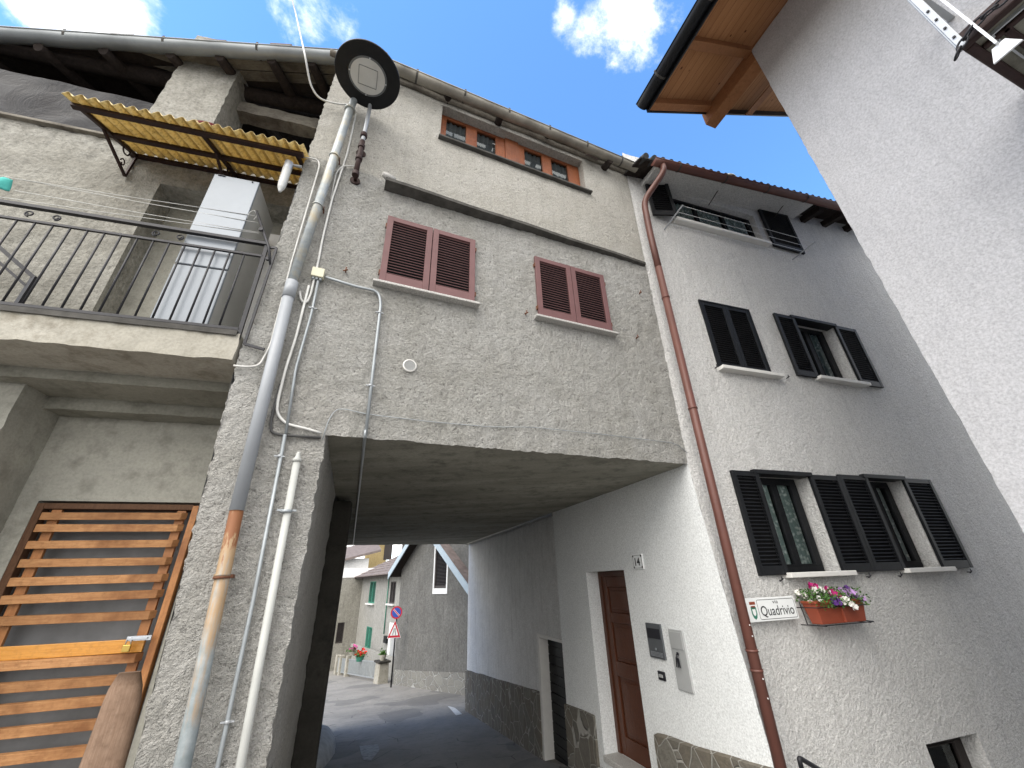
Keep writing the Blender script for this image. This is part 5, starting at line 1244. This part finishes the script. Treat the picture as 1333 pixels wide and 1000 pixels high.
sd(ul); sd(ur_); mb.poly([P(ul,-7,zb0),P(ur_,-7,zb0),P(ur_,-7,zl_-1),P(ap[0],-7,ztop),P(ul,-7,zl_)])
mb.build('wall',M['gable'],gb)
mb=MB(); fwt=.09
for a,b,c,d in ((wn0-fwt,wn0,wz0-.2,wz1+.15),(wn1,wn1+fwt,wz0-.2,wz1+.15),(wn0,wn1,wz0-.2,wz0),(wn0,wn1,wz1,wz1+.15)): mb.box(FB,a,b,-.06,.03,c,d)
wf=mb.build('window_surround',M['whitepaint'],gb)
shutter(wf,P(wn0,-.05,wz0),FB.d,FB.n,wn1-wn0,wz1-wz0,M['brownshut'],40,.05,.06,.06,.1)
mb=MB(); us_=ticks(ur_,lb[0],.3); pt=(Q_(515,872.6)[1]+.02,Q_(602,875)[1]); 
mb.grid(lambda u,t:P(u,.06+.02*nz((u,t*3,0),2),-5.2+((pt[1]+(pt[0]-pt[1])*u/lb[0])+5.2)*t),us_,[i/8 for i in range(9)]); mb.poly([P(ur_,.06,pt[1]-.0),P(lb[0],.06,pt[0]),P(lb[0],0,pt[0]+.01),P(ur_,0,pt[1]+.01)]); mb.poly([P(lb[0],.06,-5.2),P(lb[0],0,-5.2),P(lb[0],0,pt[0]),P(lb[0],.06,pt[0])])
mb.build('stone_plinth',M['stonefar'],gb)
ov=.45
for sgn,ue_ in ((1,ul),(-1,ur_)):
    mb=MB(); ee=ue_+sgn*.45; ze=ztop-(ztop-zl_)/(abs(ul-ap[0]))*abs(ee-ap[0])
    A_=P(ee,ov,ze);B_=P(ap[0],ov,ztop);C_=P(ap[0],-7.3,ztop);D_2=P(ee,-7.3,ze)
    mb.hexa([A_,B_,C_,D_2,A_+Z*.12,B_+Z*.12,C_+Z*.12,D_2+Z*.12]); r_=mb.build('roof',M['darkwood'],gb)
    mb=MB(); mb.hexa([A_+Z*.13,B_+Z*.13,C_+Z*.13,D_2+Z*.13,A_+Z*.20,B_+Z*.20,C_+Z*.20,D_2+Z*.20]); mb.build('roof_tiles',M['tile'],r_)
    mb=MB(); mb.hexa([A_-Z*.10+FB.n*.002,B_-Z*.10+FB.n*.002,B_-Z*.10+FB.n*.04,A_-Z*.10+FB.n*.04,A_+Z*.20+FB.n*.002,B_+Z*.20+FB.n*.002,B_+Z*.20+FB.n*.04,A_+Z*.20+FB.n*.04]); mb.build('bargeboard',M['bluewhite'],gb)
# pale house with green shutters
o0=GL*1.12; o0.z=0; FH=Fr(o0,-32); P=FH.P
ph=thing('shuttered_house','pale old house with green shutters and a pinkish roof, seen through the passage','house',FH.P(2,0,gz(FH.P(2,0,0))))
def HB_(x,y,o=0): return FH.H(x,y,o)
c_l=HB_(467,800)[0]; zt=HB_(470,750)[1]; zt2=HB_(517,740)[1]; print('pale house',c_l,zt,zt2)
ux0=-3.0
wd=[((481.5,757),(489.5,757),(487.5,785.5),(480,785.5),'green'),((509,757),(516,757),(513.5,786),(506.5,786),'brownshut'),((477,816),(484.5,816),(482.5,845),(475,845),'green')]
hs=[]
for a,b,c,d,mt in wd:
    r_=FH.rect(0,a,b,c,d); u0,u1=min(r_[:2]),max(r_[:2]); hs.append((u0,u1,r_[2],r_[3],.12))
mb=MB(); wall(mb,FH,ux0,c_l,-5.5,zt,hs,.4,.012); 
mb.poly([P(c_l,0,-5.5),P(c_l,-6,-5.5),P(c_l,-6,zt),P(c_l,0,zt)]); mb.build('wall',M['pale'],ph)
for h,wv in zip(hs,wd):
    u0,u1,z0,z1,_=h
    for a in (0,1): shutter(ph,P(u0+a*(u1-u0)/2,-.05,z0),FH.d,FH.n,(u1-u0)/2-.01,z1-z0,M[wv[4]],22,.05,.05,.05,.08)
    sill(ph,FH,u0-.15,u1+.15,z0,M['sillw'],.08,.16,.1)
sl_=math.tan(R(24))
mb=MB(); e=.55
def rp2(u,o,dz=0): return P(u,o,zt+.05-(o)*sl_+dz+(e*0))
mb.hexa([rp2(ux0-.5,e,0),rp2(c_l+.9,e,0),rp2(c_l+.9,-3.4,0),rp2(ux0-.5,-3.4,0),rp2(ux0-.5,e,.1),rp2(c_l+.9,e,.1),rp2(c_l+.9,-3.4,.1),rp2(ux0-.5,-3.4,.1)])
r_=mb.build('roof',M['darkwood'],ph)
mb=MB()
for j in range(9):
    a=e+.05-j*.44
    for i in range(int((c_l+.9-ux0+.5)/.35)+1):
        u=ux0-.5+i*.35; w_=random.uniform(0,.02)
        mb.hexa([rp2(u,a,.11),rp2(u+.33,a,.11),rp2(u+.33,a-.5,.105),rp2(u,a-.5,.105),rp2(u,a,.16+w_),rp2(u+.33,a,.16+w_),rp2(u+.33,a-.5,.115),rp2(u,a-.5,.115)])
mb.build('roof_tiles',M['tilepink'],r_)
mb=MB(); q0=HB_(504,790);q1=HB_(502.5,826); mb.tube([P(q0[0],.05,zt),P(q0[0],.05,q1[1])],.03,6); mb.build('downpipe',M['green'],ph)
r_=FH.rect(.05,(501.5,828),(505.5,828),(504.5,837),(501,837)); mb=MB(); mb.box(FH,min(r_[:2]),max(r_[:2]),0,.15,r_[2],r_[3]); mb.build('meter_box',M['black'],ph)
r_=FH.rect(.02,(506,826),(519,826),(516,868),(503.5,868)); mb=MB(); a,b=min(r_[:2]),max(r_[:2]); mb.box(FH,a,a+.35,0,.05,r_[2],r_[3]+.5); mb.box(FH,b-.35,b,0,.05,r_[2],r_[3]+.5);mb.box(FH,a+.35,b-.35,0,.05,r_[3]+.2,r_[3]+.5); mb.build('door_surround',M['whitepaint'],ph)
mb=MB(); mb.box(FH,a+.35,b-.35,-.0,.012,r_[2],r_[3]+.2); mb.build('door',M['panelgrey'],ph)
# buff house left of it
cpt=FH.P(c_l,-.6,0); FU=Fr(cpt,62); 
bh=thing('buff_house','buff plastered house wall with one dark shuttered window at the far left of the street','house',FU.P(-2,0,gz(FU.P(-2,0,0))))
r_=FU.rect(0,(439,811),(448.5,810),(446,837),(437,838)); zt3=FU.H(455,752)[1]
mb=MB(); wall(mb,FU,-7,1.0,-5.5,zt3,[(r_[0],r_[1],r_[2],r_[3],.1)],.5,.012); mb.build('wall',M['pale2'],bh)
shutter(bh,FU.P(r_[0],-.06,r_[2]),FU.d,FU.n,r_[1]-r_[0],r_[3]-r_[2],M['brownshut'],20,.05,.05,.05,.08)
mb=MB(); mb.poly([FU.P(-7,-5,-5.5),FU.P(-7,0,-5.5),FU.P(-7,0,zt3),FU.P(-7,-5,zt3)]); mb.build('side_wall',M['pale2'],bh)
mb=MB(); mb.box(FU,-7,1.0,-.02,.03,zt3,zt3+.6); mb.build('parapet',M['whitepaint'],bh)
# far houses over the roofs
FF=Fr(cpt*1.35,66)
fh=thing('far_house','distant white house with faded pink tiled roof above the shuttered house','house',FF.P(0,0,gz(FF.P(0,0,0))))
a=FF.H(440,735);b=FF.H(478,725); zc_=max(a[1],b[1]); 
mb=MB(); mb.box(FF,a[0]-2,b[0]+.2,-5,0,-5.5,FF.H(470,727)[1]); mb.build('wall',M['white'],fh)
mb=MB(); z0=FF.H(452,733)[1]; z1=FF.H(482,716)[1]
u0=a[0]-2.5;u1=b[0]+1.2
mb.hexa([FF.P(u0,.6,z0-.6),FF.P(u1,.6,z1-.2),FF.P(u1,-5,z1+1.2),FF.P(u0,-5,z0+.8),FF.P(u0,.6,z0-.4),FF.P(u1,.6,z1),FF.P(u1,-5,z1+1.4),FF.P(u0,-5,z0+1)]); mb.build('roof',M['tilepink'],fh)
FY=Fr(cpt*1.55,68)
yh=thing('yellow_house','distant yellow house with dark eaves glimpsed above the tiled roofs','house',FY.P(2,0,gz(FY.P(2,0,0))))
a=FY.H(478,715)[0]; b=FY.H(497,715)[0]; zz=FY.H(488,700)[1]
mb=MB(); mb.box(FY,a,b+.6,-5,0,-5,zz+.5); mb.build('wall',M['yellowwall'],yh)
mb=MB(); mb.box(FY,a-.8,b+7,-5.5,1.2,zz+.5,zz+.75); mb.build('roof',M['darkwood'],yh)
mb=MB(); c=FY.H(500,718)
for a in(0,2):
    mb=MB(); mb.box(FY,c[0]+a,c[0]+a+.9,0,.05,c[1]-.9,c[1]+.8); mb.build('window',M['brownshut'],yh)
# garden fence, pillar, planters
fa=road(437,878); fb=road(493,889); FE=Fr(fb,math.degrees(math.atan2((fa-fb).x,(fa-fb).y))); LF=(fa-fb).length; print('fence',LF,fa,fb)
ft_=thing('garden_fence','low grey railing fence between concrete posts in front of the pale house','fence',FE.P(LF/2,0,gz(FE.P(LF/2,0,0))))
nb=int(LF/.19); g0=gz(fb); g1_=gz(fa); hgt=FE.H(470,860)[1]-gz(FE.P(FE.H(470,860)[0],0,0)); print('fence h',hgt)
hgt=max(.8,min(1.2,hgt))
def fz(u): return g0+(g1_-g0)*u/LF
for (d0,d1) in((.12,.16),(hgt-.04,hgt)):
    mb=MB(); mb.bar(FE.P(0,0,fz(0)+(d0+d1)/2),FE.P(LF,0,fz(LF)+(d0+d1)/2),.04,.04); mb.build('rail',M['conduit'],ft_)
for i in range(nb):
    u=LF*(i+.5)/nb; mb=MB(); mb.bar(FE.P(u,0,fz(u)+.13),FE.P(u,0,fz(u)+hgt-.02),.04,.04); mb.build('bar',M['conduit'],ft_)
for u in(LF*.22*3.2,LF*.88,LF*.99):
    mb=MB(); mb.box(FE,u-.13,u+.13,-.12,.12,fz(u)-.2,fz(u)+hgt+.15); mb.build('post',M['slab'],ft_,bevel=.02)
mb=MB(); mb.box(FE,.1,LF+1,-1.1,-.95,-5.4,g0+.75); mb.build('garden_wall',M['pale'],label='low pale garden wall behind the railing fence',cat='wall')
pl_=thing('gate_pillar','squat rough concrete pillar at the end of the railing fence','pillar',FE.P(-.25,0,g0))
mb=MB(); mb.hexa([FE.P(-.55,-.25,g0-.3),FE.P(.1,-.25,g0-.3),FE.P(.1,.25,g0-.3),FE.P(-.55,.25,g0-.3),FE.P(-.50,-.22,g0+hgt),FE.P(.05,-.22,g0+hgt),FE.P(.05,.22,g0+hgt),FE.P(-.50,.22,g0+hgt)]); mb.build('shaft',M['slab'],pl_,bevel=.03)
mb=MB(); mb.box(FE,-.58,.13,-.28,.28,g0+hgt+.0,g0+hgt+.08); mb.build('cap',M['darkwall'],pl_,bevel=.02)
def pot(name,lab,base,w_,h_,pm,fm,nf=26,spread=.28):
    t=thing(name,lab,'flower pot',base); mb=MB(); mb.disc(base,Z,w_,h_,16,prof=[(0,0),(w_*.7,0),(w_,h_),(w_*.9,h_),(w_*.85,h_*.8),(0,h_*.8)]); mb.build('pot',pm,t)
    mb=MB(); random.seed(hash(name)%97)
    rnd=random.Random(len(lab))
    for i in range(160):
        c=base+Vector((rnd.gauss(0,spread*.45),rnd.gauss(0,spread*.45),h_+abs(rnd.gauss(0,spread*.4)))); a=Vector([rnd.gauss(0,1) for _ in range(3)]).normalized()*.05; b=a.cross(Vector([rnd.gauss(0,1) for _ in range(3)])).normalized()*.028; mb.poly([c-a,c+b,c+a,c-b])
    mb.build('foliage',M['leaf'],t)
    if fm:
        for i in range(nf):
            c=base+Vector((rnd.gauss(0,spread*.5),rnd.gauss(0,spread*.4),h_+.05+abs(rnd.gauss(0,spread*.5)))); mb=MB()
            for r__ in range(3): flower(mb,c+Vector((rnd.gauss(0,.02),rnd.gauss(0,.02),rnd.gauss(0,.02))),Vector((rnd.gauss(0,.6),-1,rnd.gauss(.3,.5))),.045)
            mb.build('flower',fm,t)
u=FE.H(470,862)[0]; pot('flower_pot','green trough of red geraniums on the railing fence',FE.P(u,.08,fz(u)+hgt-.05),.22,.2,M['green'],M['petr'],24)
u=FE.H(456,855)[0]; pot('flower_pot','small pot of pink flowers on the fence at the left of the red geraniums',FE.P(u,-.1,fz(u)+hgt+.16),.2,.18,M['slab'],M['petp'],20,.24)
pot('flower_pot','small grey pot of dry plants on top of the squat concrete pillar',FE.P(-.22,0,g0+hgt+.08),.16,.22,M['slab'],None,0,.16)
# bench
q=road(511,884)*1.05; FS=Fr(q,70); gq=gz(q); hb=FS.H(511,862)[1]-gq
t=thing('bench','small dark bench behind the traffic sign post','bench',FS.P(0,0,gq))
mb=MB(); mb.box(FS,-.35,.35,-.2,.2,gq+.42,gq+.48); mb.build('seat',M['darkwood'],t)
mb=MB(); mb.box(FS,-.35,.35,-.2,-.16,gq+.62,gq+.85); mb.build('backrest',M['darkwood'],t)
for a in(-.3,.26):
    mb=MB(); mb.box(FS,a,a+.05,-.2,.2,gq-.05,gq+.42); mb.box(FS,a,a+.05,-.2,-.16,gq+.42,gq+.62); mb.build('leg',M['iron'],t)
# traffic sign
sb=road(509,893)*.975; FT=Fr(sb,76); P=FT.P
t=thing('traffic_sign','no-parking disc over a road-narrows triangle on one grey post','traffic sign',Vector((sb.x,sb.y,gz(sb))))
cz_=FT.H(515.5,797.5,.06); uc=cz_[0]; zc=cz_[1]; r_=abs(FT.H(523,797,.06)[0]-FT.H(508,798,.06)[0])/2; print('sign r',r_,'uc',uc)
mb=MB(); mb.tube([P(0,0,gz(sb)-.2),P(0,0,zc+.25)],.035,10); mb.build('post',M['iron'],t)
uc=uc*.6
dk=thing('tmp','','',P(0,0,0)); bpy.data.objects.remove(dk)
mb=MB(); mb.disc(P(uc,.045,zc),FT.n,r_,.012,40); d_=mb.build('disc',M['signred'],t)
mb=MB(); mb.disc(P(uc,.045,zc),FT.n,r_*.76,.016,40); mb.build('blue_field',M['signblue'],d_)
mb=MB(); a=R(135); v1=FT.d*math.cos(a)+Z*math.sin(a); cc=P(uc,.064,zc); mb.bar(cc-v1*r_*.75,cc+v1*r_*.75,r_*.26,.003,up=FT.n); mb.build('diagonal_edge',M['signwhite'],d_)
mb=MB(); cc=P(uc,.067,zc); mb.bar(cc-v1*r_*.8,cc+v1*r_*.8,r_*.15,.003,up=FT.n); mb.build('diagonal',M['signred'],d_)
zt0=FT.H(514,830,.06)[1]; zt1=FT.H(514,808,.06)[1]; wt=abs(FT.H(521.5,829,.06)[0]-FT.H(505,829,.06)[0])/2; ut=uc-.02; hh=zt1-zt0
def tri(s_,o0,o1,mt,par,name):
    cz2=zt0+hh*.36; pts=[(ut-wt*s_,cz2-hh*.36*s_),(ut+wt*s_,cz2-hh*.36*s_),(ut,cz2+hh*.64*s_)]
    mb=MB(); i0=[mb.V(P(a,o0,b)) for a,b in pts]; i1=[mb.V(P(a,o1,b)) for a,b in pts]; mb.F(i0[::-1]); mb.F(i1)
    for k in range(3): mb.F((i0[k],i0[(k+1)%3],i1[(k+1)%3],i1[k]))
    return mb.build(name,mt,par)
tp=tri(1.08,.04,.05,M['signwhite'],t,'triangle'); tri(1.0,.05,.056,M['signred'],tp,'red_border'); tri(.66,.056,.060,M['signwhite'],tp,'white_field')
for s_ in(-1,1):
    mb=MB(); q=[P(ut+s_*wt*.22,.063,zt0+hh*.14),P(ut+s_*wt*.20,.063,zt0+hh*.27),P(ut+s_*wt*.10,.063,zt0+hh*.38),P(ut+s_*wt*.09,.063,zt0+hh*.55)]
    for a,b in zip(q,q[1:]): mb.bar(a,b,wt*.08,.004,up=FT.n)
    mb.build('narrowing_line',M['signblack'],tp)
# kerb stone in the passage
P=None
mb=MB(); K=20
def ks(s,a):
    f=math.sin(math.pi*min(1,max(0,(s-6.4)/3.4)))**.5 if 6.4<s<9.8 else 0
    q=FLP(s,.02+.46*f*math.cos(a)**.7 if a<R(89.9) else .02,0); q.z=gz(q)-.1+(.14+.34*f)*math.sin(a); return q+Vector((nz(q,3),nz(q,4),nz(q,5)))*.03
mb.grid(ks,ticks(6.4,9.8,.17),[R(a) for a in range(0,91,9)]); mb.build('kerb_stone',M['kerb'],label='rounded whitewashed guard stone at the left foot of the passage wall',cat='guard stone')
# ================================================================== LIGHT
sun=bpy.data.lights.new('sun','SUN'); so=bpy.data.objects.new('sun',sun); C.objects.link(so)
SAZ,SEL=R(214),R(50)
sd=Vector((math.sin(SAZ)*math.cos(SEL),math.cos(SAZ)*math.cos(SEL),math.sin(SEL)))
so.rotation_euler=sd.to_track_quat('Z','Y').to_euler(); sun.energy=1.6; sun.angle=R(60); sun.color=(1,.95,.87)
w=bpy.data.worlds.new('World'); bpy.context.scene.world=w; w.use_nodes=True; nt=w.node_tree
for n in list(nt.nodes): nt.nodes.remove(n)
def wn(t,**k):
    x=nt.nodes.new(t)
    for a,b in k.items(): setattr(x,a,b)
    return x
out=wn('ShaderNodeOutputWorld'); bg=wn('ShaderNodeBackground'); sky=wn('ShaderNodeTexSky',sky_type='NISHITA'); sky.sun_disc=False; sky.sun_elevation=SEL; sky.sun_rotation=SAZ; sky.altitude=800; sky.air_density=1; sky.dust_density=.3; sky.ozone_density=2
tc=wn('ShaderNodeTexCoord')
def m_(op,a,b=0,c=None):
    x=wn('ShaderNodeMath',operation=op)
    for i,v in enumerate((a,b)+((c,) if c is not None else ())):
        if hasattr(v,'links'): nt.links.new(v,x.inputs[i])
        else: x.inputs[i].default_value=v
    return x.outputs[0]
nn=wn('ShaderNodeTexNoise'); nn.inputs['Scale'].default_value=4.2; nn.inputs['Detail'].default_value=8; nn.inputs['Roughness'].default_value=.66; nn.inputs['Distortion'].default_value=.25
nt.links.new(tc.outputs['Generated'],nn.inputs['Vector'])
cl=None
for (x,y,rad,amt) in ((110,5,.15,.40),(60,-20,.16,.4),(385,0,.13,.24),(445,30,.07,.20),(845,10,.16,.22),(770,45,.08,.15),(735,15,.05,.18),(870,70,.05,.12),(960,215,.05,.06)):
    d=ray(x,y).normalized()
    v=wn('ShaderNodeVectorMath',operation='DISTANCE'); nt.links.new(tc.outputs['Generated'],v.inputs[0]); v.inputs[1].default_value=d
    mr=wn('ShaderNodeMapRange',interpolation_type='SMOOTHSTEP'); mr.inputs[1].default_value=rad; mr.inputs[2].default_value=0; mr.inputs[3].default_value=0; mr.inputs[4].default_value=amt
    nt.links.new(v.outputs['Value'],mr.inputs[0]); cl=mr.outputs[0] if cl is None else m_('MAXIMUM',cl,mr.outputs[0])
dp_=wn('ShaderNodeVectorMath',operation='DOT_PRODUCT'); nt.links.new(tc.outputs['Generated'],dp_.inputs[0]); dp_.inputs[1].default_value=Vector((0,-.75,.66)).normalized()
mb_=wn('ShaderNodeMapRange',interpolation_type='SMOOTHSTEP'); mb_.inputs[1].default_value=.40; mb_.inputs[2].default_value=.66; mb_.inputs[4].default_value=.45; nt.links.new(dp_.outputs['Value'],mb_.inputs[0])  # unseen cloud added behind the camera and overhead as neutral fill light
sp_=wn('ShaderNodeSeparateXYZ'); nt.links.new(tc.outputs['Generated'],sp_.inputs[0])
ml_=wn('ShaderNodeMapRange',interpolation_type='SMOOTHSTEP'); ml_.inputs[1].default_value=.58; ml_.inputs[2].default_value=.36; ml_.inputs[4].default_value=.40; nt.links.new(sp_.outputs[2],ml_.inputs[0])  # low cloud band added out of view to make the fill less blue
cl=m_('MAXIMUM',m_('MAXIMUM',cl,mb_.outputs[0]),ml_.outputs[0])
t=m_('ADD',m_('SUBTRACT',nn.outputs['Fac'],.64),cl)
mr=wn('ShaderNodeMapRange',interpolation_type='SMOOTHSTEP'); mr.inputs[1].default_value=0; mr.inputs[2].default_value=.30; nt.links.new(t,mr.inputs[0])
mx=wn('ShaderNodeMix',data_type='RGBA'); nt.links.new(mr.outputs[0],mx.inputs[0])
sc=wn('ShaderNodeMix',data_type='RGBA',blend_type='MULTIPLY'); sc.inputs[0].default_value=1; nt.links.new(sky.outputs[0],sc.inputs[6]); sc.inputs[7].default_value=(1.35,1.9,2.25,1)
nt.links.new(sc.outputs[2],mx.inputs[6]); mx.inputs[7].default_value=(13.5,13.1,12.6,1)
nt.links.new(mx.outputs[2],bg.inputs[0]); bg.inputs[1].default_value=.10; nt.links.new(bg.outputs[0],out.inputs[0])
s=bpy.context.scene; s.view_settings.view_transform='Standard'; s.view_settings.look='None'; s.view_settings.gamma=1; s.view_settings.exposure=1.12
s.cycles.max_bounces=8; s.cycles.diffuse_bounces=5
